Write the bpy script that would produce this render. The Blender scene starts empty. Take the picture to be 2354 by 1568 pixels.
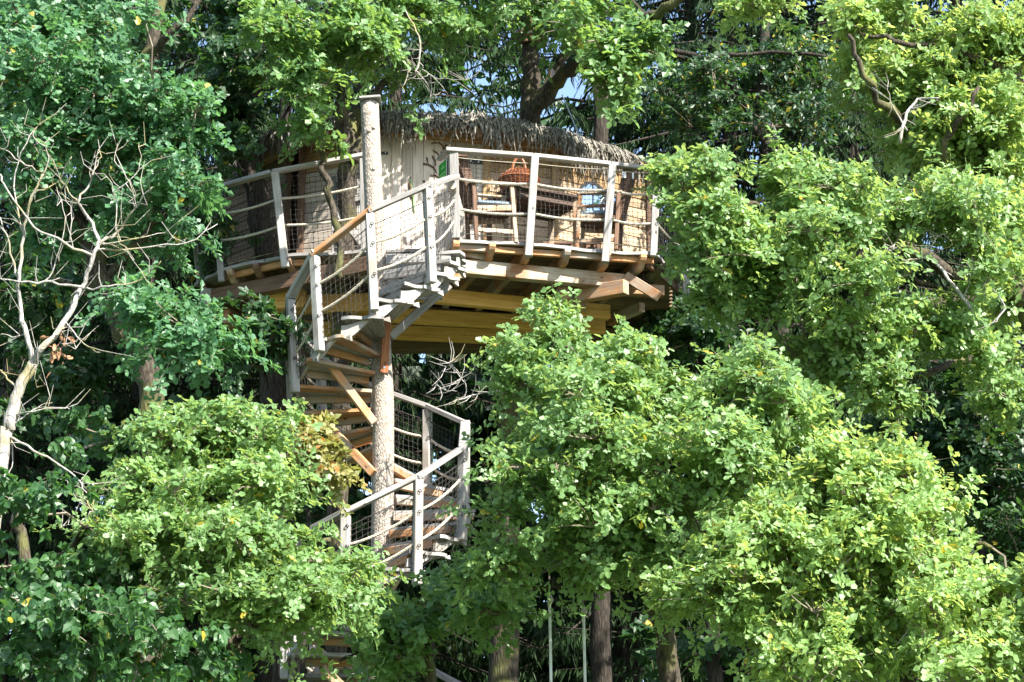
import bpy, math, random
import numpy as np
from mathutils import Vector, Matrix, noise as mnoise
random.seed(7); rng = np.random.default_rng(7)
R = math.radians
sc = bpy.context.scene
COL = sc.collection

# ------------------------------------------------------------------ camera
PITCH = R(15.5); CZ = 1.6; F = 5098.0
cam_d = bpy.data.cameras.new('camera'); cam = bpy.data.objects.new('camera', cam_d); COL.objects.link(cam)
cam.location = (0, 0, CZ); cam.rotation_euler = (math.pi/2 + PITCH, 0, 0)
cam_d.sensor_width = 36; cam_d.lens = 36*F/2354; cam_d.clip_end = 2000
sc.camera = cam
# ------------------------------------------------------------------ sky, sun, exposure
SUN = Vector((0.52, -0.56, 0.70)).normalized()          # direction towards the sun
sel = math.asin(SUN.z); saz = math.atan2(SUN.x, SUN.y)
w = bpy.data.worlds.new('World'); sc.world = w; w.use_nodes = True
nt = w.node_tree; nt.nodes.clear()
sky = nt.nodes.new('ShaderNodeTexSky'); sky.sky_type = 'NISHITA'; sky.sun_disc = False
sky.sun_elevation = sel; sky.sun_rotation = saz; sky.altitude = 300; sky.air_density = 1.0; sky.dust_density = 1.0
bg = nt.nodes.new('ShaderNodeBackground'); bg.inputs['Strength'].default_value = 0.10
wo = nt.nodes.new('ShaderNodeOutputWorld')
nt.links.new(sky.outputs[0], bg.inputs[0]); nt.links.new(bg.outputs[0], wo.inputs[0])
sd = bpy.data.lights.new('sun', 'SUN'); so = bpy.data.objects.new('sun', sd); COL.objects.link(so)
sd.energy = 5.0; sd.angle = R(0.55); sd.color = (1.0, 0.95, 0.86)
so.rotation_euler = (-SUN).to_track_quat('-Z', 'Y').to_euler()
sc.view_settings.view_transform = 'Standard'; sc.view_settings.look = 'None'
sc.view_settings.exposure = 1.9; sc.view_settings.gamma = 1
sc.view_settings.use_curve_mapping = False
sc.render.engine = 'CYCLES'
cy = sc.cycles
cy.max_bounces = 5; cy.diffuse_bounces = 3; cy.glossy_bounces = 2; cy.transmission_bounces = 3; cy.transparent_max_bounces = 4
cy.sample_clamp_indirect = 4; cy.use_denoising = True

# ------------------------------------------------------------------ coordinates
ct, st = math.cos(PITCH), math.sin(PITCH)
def ray(u, v):
    x = (u-1177)/F; y = (784-v)/F
    return Vector((x, ct - y*st, st + y*ct))
def P(u, v, Y):
    d = ray(u, v); return Vector((0, 0, CZ)) + d*(Y/d.y)
def PZ(u, v, z):
    d = ray(u, v); return Vector((0, 0, CZ)) + d*((z-CZ)/d.z)
def ppm(Y): return F/(Y*1.04)

# ------------------------------------------------------------------ mesh helpers
class MB:
    def __init__(s): s.v = []; s.f = []
    def add(s, vs, fs):
        b = len(s.v); s.v += [tuple(p) for p in vs]; s.f += [tuple(i+b for i in f) for f in fs]
    def tube(s, pts, rad, n=6, cap=True, ph=0.0):
        pts = [Vector(p) for p in pts]; m = len(pts)
        if not hasattr(rad, '__len__'): rad = [rad]*m
        ref = Vector((0, 0, 1)) if abs((pts[-1]-pts[0]).normalized().z) < .85 else Vector((1, 0, 0))
        b = len(s.v)
        for i, p in enumerate(pts):
            t = (pts[min(i+1, m-1)]-pts[max(i-1, 0)]).normalized()
            a = t.cross(ref)
            if a.length < 1e-4: a = t.cross(Vector((0.3, 1, 0)))
            a.normalize(); c = t.cross(a)
            for k in range(n):
                th = 2*math.pi*k/n + ph
                s.v.append(tuple(p + (a*math.cos(th)+c*math.sin(th))*rad[i]))
        for i in range(m-1):
            for k in range(n):
                k2 = (k+1) % n
                s.f.append((b+i*n+k, b+i*n+k2, b+(i+1)*n+k2, b+(i+1)*n+k))
        if cap:
            s.f.append(tuple(b+k for k in range(n))[::-1]); s.f.append(tuple(b+(m-1)*n+k for k in range(n)))
    def box(s, c, e, M=None):
        vs = [Vector((sx*e[0]/2, sy*e[1]/2, sz*e[2]/2)) for sx in (-1, 1) for sy in (-1, 1) for sz in (-1, 1)]
        if M is not None: vs = [M @ q for q in vs]
        vs = [q+Vector(c) for q in vs]
        s.add(vs, [(0, 1, 3, 2), (4, 6, 7, 5), (0, 4, 5, 1), (2, 3, 7, 6), (0, 2, 6, 4), (1, 5, 7, 3)])
    def prism(s, outline, th, M):
        """outline in local xz-plane, thickness along local y"""
        n = len(outline)
        vs = [M @ Vector((x, -th/2, z)) for x, z in outline] + [M @ Vector((x, th/2, z)) for x, z in outline]
        fs = [tuple(range(n)), tuple(range(2*n-1, n-1, -1))]
        for i in range(n):
            j = (i+1) % n; fs.append((i, i+n, j+n, j))
        s.add(vs, fs)
    def mesh(s, name, smooth=False):
        me = bpy.data.meshes.new(name); me.from_pydata(s.v, [], s.f); me.update()
        if smooth: me.polygons.foreach_set('use_smooth', [True]*len(me.polygons))
        return me

WM = {}
def link(o, parent=None, M=None):
    M = M if M is not None else Matrix.Identity(4)
    COL.objects.link(o)
    if parent is not None:
        o.parent = parent; o.matrix_parent_inverse = WM[parent.name].inverted()
    o.matrix_basis = M; WM[o.name] = M.copy()
    return o
def thing(name, label, cat, loc=(0, 0, 0), group=None, kind=None):
    o = bpy.data.objects.new(name, None); o.empty_display_size = .2
    link(o, None, Matrix.Translation(Vector(loc)))
    o['label'] = label; o['category'] = cat
    if group: o['group'] = group
    if kind: o['kind'] = kind
    return o
def tag(o, label, cat, group=None, kind=None):
    o['label'] = label; o['category'] = cat
    if group: o['group'] = group
    if kind: o['kind'] = kind
    return o
def obj(name, mb, mat, parent=None, M=None, smooth=False, kind=None, label=None):
    """mesh given in WORLD coordinates; M = its own frame (texture frame), identity by default"""
    me = mb if isinstance(mb, bpy.types.Mesh) else mb.mesh(name, smooth)
    if M is not None and not isinstance(mb, bpy.types.Mesh): me.transform(M.inverted())
    if mat and not me.materials: me.materials.append(mat)
    o = bpy.data.objects.new(name, me); link(o, parent, M)
    if kind: o['kind'] = kind
    if label: o['label'] = label
    return o
def frame(p0, p1, up=Vector((0, 0, 1))):
    x = (p1-p0).normalized(); y = Vector(up).cross(x)
    if y.length < 1e-3: y = Vector((0, 1, 0))
    y.normalize(); z = x.cross(y)
    M = Matrix((x, y, z)).transposed().to_4x4(); M.translation = (p0+p1)/2
    return M
_bc = {}
def chamf(L, wy, h, c=0.006):
    """chamfered box mesh along x"""
    key = (round(L, 3), round(wy, 3), round(h, 3))
    vs = []; a = (L/2, wy/2, h/2)
    idx = {}
    for ax in range(3):
        for s0 in (-1, 1):
            for s1 in (-1, 1):
                for s2 in (-1, 1):
                    sgn = (s0, s1, s2)
                    p = [sgn[i]*(a[i]-(0 if i == ax else c)) for i in range(3)]
                    idx[(ax,)+sgn] = len(vs); vs.append(p)
    fs = []
    for ax in range(3):
        o1, o2 = (ax+1) % 3, (ax+2) % 3
        for s in (-1, 1):
            q = []
            for (i, j) in ((-1, -1), (1, -1), (1, 1), (-1, 1)):
                t = [0, 0, 0]; t[ax] = s; t[o1] = i; t[o2] = j; q.append(idx[(ax,)+tuple(t)])
            fs.append(tuple(q) if s > 0 else tuple(q[::-1]))
    for ax in range(3):                    # edges along ax
        o1, o2 = (ax+1) % 3, (ax+2) % 3
        for i in (-1, 1):
            for j in (-1, 1):
                def k(f, s):
                    t = [0, 0, 0]; t[ax] = s; t[o1] = i; t[o2] = j; return idx[(f,)+tuple(t)]
                q = (k(o1, -1), k(o1, 1), k(o2, 1), k(o2, -1))
                fs.append(q if i*j < 0 else q[::-1])
    for i in (-1, 1):
        for j in (-1, 1):
            for k_ in (-1, 1):
                q = (idx[(0, i, j, k_)], idx[(1, i, j, k_)], idx[(2, i, j, k_)])
                fs.append(q if i*j*k_ > 0 else q[::-1])
    mb = MB(); mb.add(vs, fs); return mb
def beam(name, p0, p1, wy, h, mat, parent, up=Vector((0, 0, 1)), c=0.006, kind=None, label=None):
    p0 = Vector(p0); p1 = Vector(p1)
    M = frame(p0, p1, up); mb = chamf((p1-p0).length, wy, h, min(c, wy*.2, h*.2))
    me = mb.mesh(name); me.materials.append(mat)
    return obj(name, me, mat, parent, M, kind=kind, label=label)

# ------------------------------------------------------------------ materials
def newmat(name):
    m = bpy.data.materials.new(name); m.use_nodes = True; t = m.node_tree; t.nodes.clear()
    return m, t, (lambda k, **kw: nd(t, k, **kw))
def nd(t, k, **kw):
    n = t.nodes.new(k)
    for a, b in kw.items():
        if a in n.inputs: n.inputs[a].default_value = b
        else: setattr(n, a, b)
    return n
def ramp(t, fac, stops):
    r = t.nodes.new('ShaderNodeValToRGB'); e = r.color_ramp.elements
    while len(e) < len(stops): e.new(.5)
    for i, (p, c) in enumerate(stops):
        e[i].position = p; e[i].color = (c[0], c[1], c[2], 1)
    t.links.new(fac, r.inputs[0]); return r.outputs[0]
def wood(name, dark, mid, light, rough=.75, grain=1.0, knots=True, stain=None, bump=.25, speck=0.0):
    m, t, N = newmat(name); L = t.links.new
    tc = N('ShaderNodeTexCoord'); oi = N('ShaderNodeObjectInfo')
    add = N('ShaderNodeVectorMath', operation='ADD'); L(tc.outputs['Object'], add.inputs[0])
    cmb = N('ShaderNodeCombineXYZ'); mul = N('ShaderNodeMath', operation='MULTIPLY'); mul.inputs[1].default_value = 37.0
    L(oi.outputs['Random'], mul.inputs[0])
    for i in range(3): L(mul.outputs[0], cmb.inputs[i])
    L(cmb.outputs[0], add.inputs[1])
    mp = N('ShaderNodeMapping'); mp.inputs['Scale'].default_value = (1.6, 26*grain, 26*grain); L(add.outputs[0], mp.inputs[0])
    n1 = N('ShaderNodeTexNoise', Scale=1.6, Detail=5.0, Roughness=.65, Distortion=.6); L(mp.outputs[0], n1.inputs['Vector'])
    n2 = N('ShaderNodeTexNoise', Scale=2.3, Detail=3.0, Roughness=.6); L(add.outputs[0], n2.inputs['Vector'])
    c = ramp(t, n1.outputs[0], [(.30, dark), (.52, mid), (.72, light)])
    hv = N('ShaderNodeHueSaturation'); L(c, hv.inputs['Color'])
    mr = N('ShaderNodeMapRange'); mr.inputs['To Min'].default_value = .72; mr.inputs['To Max'].default_value = 1.22
    L(oi.outputs['Random'], mr.inputs[0]); L(mr.outputs[0], hv.inputs['Value'])
    col = hv.outputs[0]
    if stain:
        mx = N('ShaderNodeMix', data_type='RGBA'); f = ramp(t, n2.outputs[0], [(.46, (0, 0, 0)), (.62, (1, 1, 1))])
        L(f, mx.inputs[0]); L(col, mx.inputs[6]); mx.inputs[7].default_value = (*stain, 1); col = mx.outputs[2]
    if knots:
        vo = N('ShaderNodeTexVoronoi', Scale=4.2); mp2 = N('ShaderNodeMapping'); mp2.inputs['Scale'].default_value = (1, 1.7, 1.7)
        L(add.outputs[0], mp2.inputs[0]); L(mp2.outputs[0], vo.inputs['Vector'])
        kf = ramp(t, vo.outputs['Distance'], [(.05, (1, 1, 1)), (.12, (0, 0, 0))])
        mx = N('ShaderNodeMix', data_type='RGBA'); L(kf, mx.inputs[0]); L(col, mx.inputs[6])
        mx.inputs[7].default_value = (dark[0]*.45, dark[1]*.35, dark[2]*.3, 1); col = mx.outputs[2]
    bs = N('ShaderNodeBsdfPrincipled', Roughness=rough); L(col, bs.inputs['Base Color'])
    bs.inputs['Specular IOR Level'].default_value = .3
    bp = N('ShaderNodeBump', Strength=bump, Distance=.01); L(n1.outputs[0], bp.inputs['Height']); L(bp.outputs[0], bs.inputs['Normal'])
    o = N('ShaderNodeOutputMaterial'); L(bs.outputs[0], o.inputs[0])
    return m
def plain(name, col, rough=.6, metal=0.0, var=.15, scale=12.0, spec=.4):
    m, t, N = newmat(name); L = t.links.new
    tc = N('ShaderNodeTexCoord'); n = N('ShaderNodeTexNoise', Scale=scale, Detail=4.0); L(tc.outputs['Object'], n.inputs['Vector'])
    c = ramp(t, n.outputs[0], [(.3, [q*(1-var) for q in col]), (.7, [min(1, q*(1+var)) for q in col])])
    bs = N('ShaderNodeBsdfPrincipled', Roughness=rough, Metallic=metal); L(c, bs.inputs['Base Color']); bs.inputs['Specular IOR Level'].default_value = spec
    o = N('ShaderNodeOutputMaterial'); L(bs.outputs[0], o.inputs[0]); return m
def bark(name, dark, light, scale=1.0, moss=None, strength=.8, zs=5):
    m, t, N = newmat(name); L = t.links.new
    tc = N('ShaderNodeTexCoord'); mp = N('ShaderNodeMapping'); mp.inputs['Scale'].default_value = (22*scale, 22*scale, zs*scale)
    L(tc.outputs['Object'], mp.inputs[0])
    n = N('ShaderNodeTexNoise', Scale=1.0, Detail=6.0, Roughness=.7, Distortion=.8); L(mp.outputs[0], n.inputs['Vector'])
    vo = N('ShaderNodeTexVoronoi', Scale=1.3, feature='DISTANCE_TO_EDGE'); L(mp.outputs[0], vo.inputs['Vector'])
    ma = N('ShaderNodeMath', operation='MULTIPLY_ADD'); L(vo.outputs['Distance'], ma.inputs[0]); ma.inputs[1].default_value = 1.1; L(n.outputs[0], ma.inputs[2])
    c = ramp(t, ma.outputs[0], [(.38, dark), (.85, light)])
    if moss:
        n2 = N('ShaderNodeTexNoise', Scale=3.0, Detail=3.0); L(tc.outputs['Object'], n2.inputs['Vector'])
        f = ramp(t, n2.outputs[0], [(.5, (0, 0, 0)), (.65, (1, 1, 1))]); mx = N('ShaderNodeMix', data_type='RGBA')
        L(f, mx.inputs[0]); L(c, mx.inputs[6]); mx.inputs[7].default_value = (*moss, 1); c = mx.outputs[2]
    bs = N('ShaderNodeBsdfPrincipled', Roughness=.9); L(c, bs.inputs['Base Color']); bs.inputs['Specular IOR Level'].default_value = .15
    bp = N('ShaderNodeBump', Strength=strength, Distance=.02); L(ma.outputs[0], bp.inputs['Height']); L(bp.outputs[0], bs.inputs['Normal'])
    o = N('ShaderNodeOutputMaterial'); L(bs.outputs[0], o.inputs[0]); return m
def leafmat(name, c0, c1, tr, yellow=(.30, .26, .03), yfrac=.985, gloss=.47, trans=.42, spec=.6):
    m, t, N = newmat(name); L = t.links.new
    at = N('ShaderNodeAttribute', attribute_name='tint')
    c = ramp(t, at.outputs['Fac'], [(0, c0), (yfrac-.03, c1), (yfrac, yellow)])
    ctr = ramp(t, at.outputs['Fac'], [(0, [q*.7 for q in tr]), (yfrac-.03, tr), (yfrac, [yellow[0]*1.4, yellow[1]*1.4, yellow[2]])])
    bs = N('ShaderNodeBsdfPrincipled', Roughness=gloss); L(c, bs.inputs['Base Color']); bs.inputs['Specular IOR Level'].default_value = spec
    tl = N('ShaderNodeBsdfTranslucent'); L(ctr, tl.inputs['Color'])
    mx = N('ShaderNodeMixShader'); mx.inputs[0].default_value = trans
    L(bs.outputs[0], mx.inputs[1]); L(tl.outputs[0], mx.inputs[2])
    o = N('ShaderNodeOutputMaterial'); L(mx.outputs[0], o.inputs[0]); return m

M = {}
M['grey'] = wood('weathered grey wood', (0.136, 0.124, 0.112), (0.260, 0.248, 0.236), (0.347, 0.335, 0.322), bump=.3)
M['post'] = wood('pale weathered post wood', (0.236, 0.217, 0.198), (0.347, 0.329, 0.310), (0.409, 0.397, 0.378), knots=True, bump=.2, stain=(.25, .225, .195))
M['pale'] = wood('pale bleached pine boards', (.37, .30, .235), (.50, .44, .38), (.56, .51, .455), bump=.12)
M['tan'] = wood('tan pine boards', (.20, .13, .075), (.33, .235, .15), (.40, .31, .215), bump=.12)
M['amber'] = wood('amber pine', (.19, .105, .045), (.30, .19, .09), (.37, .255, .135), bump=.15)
M['yellow'] = wood('yellow glazed floor beams', (.46, .22, .05), (.64, .36, .10), (.72, .46, .16), bump=.12)
M['orange'] = wood('orange larch', (.22, .09, .035), (.40, .205, .09), (.50, .30, .15), bump=.2, stain=(.30, .25, .20))
M['stain'] = wood('stained beam', (0.248, 0.136, 0.068), (0.372, 0.310, 0.236), (0.409, 0.360, 0.285), bump=.2, stain=(.25, .12, .05))
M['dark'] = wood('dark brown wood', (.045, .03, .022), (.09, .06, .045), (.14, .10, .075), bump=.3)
M['brown'] = wood('brown furniture wood', (0.075, 0.041, 0.026), (0.143, 0.083, 0.053), (0.210, 0.128, 0.083), bump=.2)
M['reddish'] = wood('red brown plank', (0.160, 0.056, 0.024), (0.264, 0.104, 0.048), (0.336, 0.152, 0.072), bump=.2)
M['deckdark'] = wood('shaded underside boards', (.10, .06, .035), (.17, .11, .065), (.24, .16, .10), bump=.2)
M['rope'] = plain('hemp rope', (.46, .41, .33), .9, var=.25, scale=60)
M['net'] = plain('dark netting cord', (.035, .032, .03), .9)
M['steel'] = plain('steel', (.45, .45, .45), .35, 1.0)
M['iron'] = plain('black iron', (.015, .015, .017), .45)
M['white'] = plain('white fitting', (.7, .7, .68), .5)
M['green'] = plain('green sign face', (.02, .33, .03), .35, var=.1)
M['lightgreen'] = plain('pale green print', (.30, .65, .30), .4)
M['lime'] = plain('lime strap', (.30, .52, .18), .5)
M['cushion'] = plain('blue grey fabric', (.20, .25, .30), .9, var=.1)
M['roll'] = plain('dark grey fabric', (.05, .055, .065), .9)
M['wicker'] = plain('red brown wicker', (.24, .085, .035), .6, var=.45, scale=90)
M['glass'] = plain('window glass', (.55, .62, .70), .04, 1.0, var=.03)
M['pole'] = bark('spruce pole bark', (.17, .135, .105), (.42, .375, .325), 1.5, strength=.7, zs=13)
M['oakbark'] = bark('oak bark', (.02, .016, .012), (.09, .075, .058), 1.0, moss=(.10, .10, .04))
M['darkbark'] = bark('dark bark', (.014, .012, .010), (.055, .046, .037), 1.0)
M['deadbark'] = bark('bleached dead bark', (.16, .148, .13), (.38, .36, .335), 1.2, moss=(.24, .21, .11), strength=.4)
M['twig'] = plain('grey brown twigs', (.16, .135, .10), .9)
M['thatch'] = plain('weathered palm thatch', (.165, .152, .128), .8, var=.75, scale=25)
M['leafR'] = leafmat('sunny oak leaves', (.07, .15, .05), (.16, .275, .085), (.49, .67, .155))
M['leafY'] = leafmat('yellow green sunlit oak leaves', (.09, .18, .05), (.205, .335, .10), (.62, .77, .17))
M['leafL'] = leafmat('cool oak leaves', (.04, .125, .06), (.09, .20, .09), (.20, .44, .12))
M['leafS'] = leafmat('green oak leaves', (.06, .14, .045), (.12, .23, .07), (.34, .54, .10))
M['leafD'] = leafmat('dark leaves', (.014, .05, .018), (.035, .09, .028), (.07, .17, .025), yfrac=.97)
M['linden'] = leafmat('linden leaves', (.025, .085, .028), (.06, .145, .045), (.12, .28, .045), yfrac=.975)
M['autumn'] = leafmat('turning leaves', (.12, .16, .03), (.28, .25, .08), (.34, .36, .07), yellow=(.35, .18, .05), yfrac=.8)
M['needle'] = leafmat('spruce needles', (.010, .030, .010), (.03, .065, .018), (.05, .08, .02), yfrac=2.0 if False else .99, gloss=.6, trans=.2, spec=.2)

# ------------------------------------------------------------------ ground
gm, t, N = newmat('forest floor'); L = t.links.new
tc = N('ShaderNodeTexCoord'); n = N('ShaderNodeTexNoise', Scale=.6, Detail=8.0); L(tc.outputs['Object'], n.inputs['Vector'])
c = ramp(t, n.outputs[0], [(.35, (.03, .05, .015)), (.55, (.05, .09, .025)), (.7, (.09, .075, .045))])
bs = N('ShaderNodeBsdfPrincipled', Roughness=.95); L(c, bs.inputs['Base Color']); o_ = N('ShaderNodeOutputMaterial'); L(bs.outputs[0], o_.inputs[0])
g = MB(); NG = 40; S = 900.0
for j in range(NG+1):
    for i in range(NG+1):
        a = (i/NG*2-1); b = (j/NG*2-1); x = S*a*abs(a); y = S*b*abs(b)+20
        g.v.append((x, y, .05*math.sin(x*1.7)*math.cos(y*1.3) if abs(a) < .9 else 0))
for j in range(NG):
    for i in range(NG):
        k = j*(NG+1)+i; g.f.append((k, k+1, k+NG+2, k+NG+1))
obj('ground', g, gm, kind='structure', smooth=True)

# ================================================================== TREEHOUSE
ZD = P(1036, 548, 23.0).z                                # deck top
A = PZ(1036, 548, ZD); B = PZ(1505, 582, ZD); C_ = PZ(1575, 640, ZD)
AB = (B-A).normalized(); NB = Vector((0, 0, 1)).cross(AB)  # NB points away from the viewer
if NB.y < 0: NB = -NB
A2 = PZ(1028, 572, ZD); N2 = PZ(846, 574, ZD); E = PZ(719, 583, ZD); F_ = PZ(650, 587, ZD); G = PZ(500, 621, ZD); H = PZ(452, 655, ZD)
WT = P(1119, 326, 25.1).z                                # wall top
WL2 = PZ(500, 430, WT); WL1 = PZ(690, 335, WT); W1 = PZ(850, 302, WT); W2 = PZ(1119, 326, WT); W3 = PZ(1275, 343, WT); W4 = PZ(1492, 398, WT)
W5 = Vector((W4.x-.7, 27.0, WT)); W6 = Vector((WL2.x+.9, 27.0, WT))
house = thing('treehouse', 'wooden treehouse hut with shaggy thatched roof and railed deck high among the oaks', 'treehouse', (A.x, 25, 0))
house['kind'] = 'thing'
def at(p, z): return Vector((p.x, p.y, z))
def part(name, M4=None, loc=None, kind=None):            # an Empty part of the house
    o = bpy.data.objects.new(name, None); o.empty_display_size = .1
    link(o, house, Matrix.Translation(loc if loc is not None else Vector((A.x, 25, ZD)))); return o
# ---- walls
def hwall(a, b, mat, pw, z0=ZD, z1=WT, bh=.125, th=.03, upper=None, cut=None):
    n = max(1, round((z1-z0)/bh)); bh = (z1-z0)/n
    d = (b-a).normalized(); nn = Vector((0, 0, 1)).cross(d)
    for i in range(n):
        z = z0+(i+.5)*bh; off = nn*random.uniform(-.004, .004)
        m_ = upper if (upper and z > z1-.42) else mat  # eave shade painted into the top boards as a darker wood colour
        beam('wall_board', at(a, z)+off, at(b, z)+off, th, bh-.007, m_, pw)
def vwall(a, b, mat, pw, z0=ZD, z1=WT, bw=.135, th=.028):
    Lw = (b-a).length; n = round(Lw/bw); bw = Lw/n; d = (b-a).normalized(); nn = Vector((0, 0, 1)).cross(d)
    for i in range(n):
        p = a + d*((i+.5)*bw) + nn*random.uniform(-.005, .005)
        beam('wall_board', at(p, z0), at(p, z1), bw-.003, th, mat, pw, up=nn)
fw = part('front_wall'); vwall(W1, W2, M['pale'], fw)
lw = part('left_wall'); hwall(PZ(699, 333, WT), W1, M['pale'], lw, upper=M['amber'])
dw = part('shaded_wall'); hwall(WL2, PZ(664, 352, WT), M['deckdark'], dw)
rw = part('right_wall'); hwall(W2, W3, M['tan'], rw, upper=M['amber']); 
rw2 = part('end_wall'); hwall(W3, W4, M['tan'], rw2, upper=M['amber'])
bw_ = part('back_wall')
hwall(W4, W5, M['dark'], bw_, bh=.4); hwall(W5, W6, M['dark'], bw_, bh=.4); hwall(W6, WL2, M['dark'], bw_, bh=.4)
# lower right wall boards in plain tan, below the painted eave shade
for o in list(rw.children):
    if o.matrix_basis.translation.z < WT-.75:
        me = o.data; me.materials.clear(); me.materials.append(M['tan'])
for p in (W2, W3, W1, W4, PZ(697, 333, WT), PZ(666, 352, WT), WL2):
    q = p + Vector((0, -.035, 0)); beam('corner_post', at(q, ZD), at(q, WT+.02), .085, .085, M['amber'] if p in (W2, W3) else M['brown'], house)
def inset(p, d):                                        # move outward (towards the viewer) by d
    c0 = Vector((W2.x-.2, 26.2, 0)); v = Vector((p.x-c0.x, p.y-c0.y, 0)).normalized(); return p+v*d
chain = [WL2, WL1, W1, W2, W3, W4]
for i in range(len(chain)-1):
    a = inset(chain[i], .06); b = inset(chain[i+1], .06)
    beam('top_plate', at(a, WT+.02), at(b, WT+.02), .09, .13, M['amber'], house)
# dark board standing in for the shade inside the opening
beam('opening_shade_board', at(PZ(666, 352, WT), ZD+.85)+Vector((0, .18, 0)), at(PZ(699, 335, WT), ZD+.85)+Vector((0, .18, 0)), .04, 1.6, M['dark'], house)
# hinges
def strap(u0, v0, u1, v1, Y0, Y1, plate=True):
    a = P(u0, v0, Y0); b = P(u1, v1, Y1)
    h = beam('strap_hinge', a, b, .012, .045, M['iron'], house, c=.003)
    for k in (.25, .5, .78):
        q = a.lerp(b, k)+Vector((0, -.009, 0)); mb = MB(); mb.tube([q, q+Vector((0, -.006, 0))], .010, 8); obj('screw', mb, M['white'], h)
    if plate:
        q = b; mb = MB(); mb.box(q+Vector((0, -.004, 0)), (.03, .014, .12)); obj('hinge_plate', mb, M['iron'], h)
def onwall(u, v, a, b, off=.03):                          # point of wall a-b seen at pixel
    d = ray(u, v); n = Vector((0, 0, 1)).cross((b-a).normalized()); 
    o = Vector((0, 0, CZ)); tt = (at(a, 0)-at(o, 0)).dot(n)/d.dot(n); p = o+d*tt
    if n.y > 0: n = -n
    return p+n*off
a = onwall(1049, 370, W1, W2, .03); b = onwall(1113, 376, W1, W2, .03); 
h = beam('strap_hinge', a, b, .012, .045, M['iron'], house, c=.003)
for k in (.25, .5, .78):
    q = a.lerp(b, k)+Vector((0, -.007, 0)); mb = MB(); mb.tube([q, q+Vector((0, -.008, 0))], .010, 8); obj('screw', mb, M['white'], h)
mb = MB(); mb.box(b+Vector((0, -.005, 0)), (.03, .014, .12)); obj('hinge_plate', mb, M['iron'], h)
a = onwall(858, 353, W1, W2, .03); b = onwall(891, 354, W1, W2, .03); h2 = beam('strap_hinge', a, b, .012, .035, M['iron'], house, c=.003)
q = b+Vector((-.03, -.008, 0)); mb = MB(); mb.tube([q, q+Vector((0, -.008, 0))], .008, 8); obj('screw', mb, M['white'], h2)
# portholes
def porthole(u, v, r, a, b):
    c0 = onwall(u, v, a, b, .02); d = (b-a).normalized(); n = Vector((0, 0, 1)).cross(d)
    if n.y > 0: n = -n
    k = 28; ring = MB(); ri, ro = r-.012, r+.022
    for i in range(k):
        th = 2*math.pi*i/k; e = d*math.cos(th)+Vector((0, 0, 1))*math.sin(th)
        for rr, o in ((ri, .0), (ro, .0), (ro, .025), (ri, .025)): ring.v.append(tuple(c0+e*rr+n*o))
    for i in range(k):
        j = (i+1) % k
        for q in range(4):
            q2 = (q+1) % 4; ring.f.append((i*4+q, j*4+q, j*4+q2, i*4+q2))
    f = obj('round_window', ring, M['iron'], house)
    g = MB(); g.v = [tuple(c0+(d*math.cos(2*math.pi*i/k)+Vector((0, 0, 1))*math.sin(2*math.pi*i/k))*(r-.01)+n*.008) for i in range(k)]; g.f = [tuple(range(k))]
    # bulge slightly so that it is a solid pane
    g.v += [tuple(Vector(p)+n*.006) for p in g.v]; g.f = [tuple(range(k))[::-1], tuple(range(k, 2*k))]+[(i, (i+1) % k, k+(i+1) % k, k+i) for i in range(k)]
    obj('pane', g, M['glass'], f)
    mb = MB(); mb.tube([c0+n*.018-Vector((0, 0, r)), c0+n*.018+Vector((0, 0, r))], .007, 6); obj('glazing_bar', mb, M['iron'], f)
porthole(1359, 460, .205, W3, W4); porthole(1407, 487, .19, W3, W4)
# ---- roof: low cone, eave polygon with thatch
ZE = WT+.05
ev = [(470, 455), (570, 372), (650, 306), (740, 284), (860, 283), (1000, 286), (1105, 289), (1200, 303), (1290, 325), (1370, 351), (1440, 375), (1520, 402)]
eave = [PZ(u, v, ZE) for u, v in ev]
eave += [Vector((eave[-1].x-.5, 27.4, ZE)), Vector((eave[0].x+.6, 27.6, ZE))]
apex = Vector((W2.x-.3, 26.2, ZE+.42)); ne = len(eave)
roof = part('thatched_roof', loc=apex)
mb = MB(); mb.v = [tuple(p) for p in eave]+[tuple(apex)]+[tuple(p+Vector((0, 0, .10))) for p in eave]+[tuple(apex+Vector((0, 0, .12)))]
for i in range(ne):
    j = (i+1) % ne; mb.f += [(i, ne, j), (ne+1+i, ne+1+j, 2*ne+1), (i, j, ne+1+j, ne+1+i)]
obj('thatch_layer', mb, M['thatch'], roof)
# soffit boards and rafters under the thatch
mb = MB(); ins = [p.lerp(Vector((apex.x, apex.y, ZE)), .03)+Vector((0, 0, -.02)) for p in eave]
ins2 = [p.lerp(apex, .30)+Vector((0, 0, -.02)) for p in eave]
for i in range(11):
    for k in range(8):
        f0, f1 = k/8, (k+.94)/8
        a0, b0 = ins[i].lerp(ins[i+1], f0), ins[i].lerp(ins[i+1], f1); a1, b1 = ins2[i].lerp(ins2[i+1], f0), ins2[i].lerp(ins2[i+1], f1)
        m2 = MB(); dn = Vector((0, 0, -.02)); m2.add([a0, b0, b1, a1, a0+dn, b0+dn, b1+dn, a1+dn], [(0, 1, 2, 3), (7, 6, 5, 4), (0, 4, 5, 1), (1, 5, 6, 2), (2, 6, 7, 3), (3, 7, 4, 0)])
        obj('soffit_board', m2, M['amber'], roof)
for i in range(1, 12):
    p = eave[i]; beam('rafter', p+Vector((0, .04, -.055)), p.lerp(apex, .35)+Vector((0, 0, -.08)), .06, .09, M['amber'], roof)
# fascia board behind the fringe
for i in range(11):
    c0 = Vector((apex.x, apex.y, ZE)); a = eave[i].lerp(c0, .035); b = eave[i+1].lerp(c0, .035)
    beam('fascia_board', a+Vector((0, 0, -.02)), b+Vector((0, 0, -.02)), .022, .10, M['amber'], roof)
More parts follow.
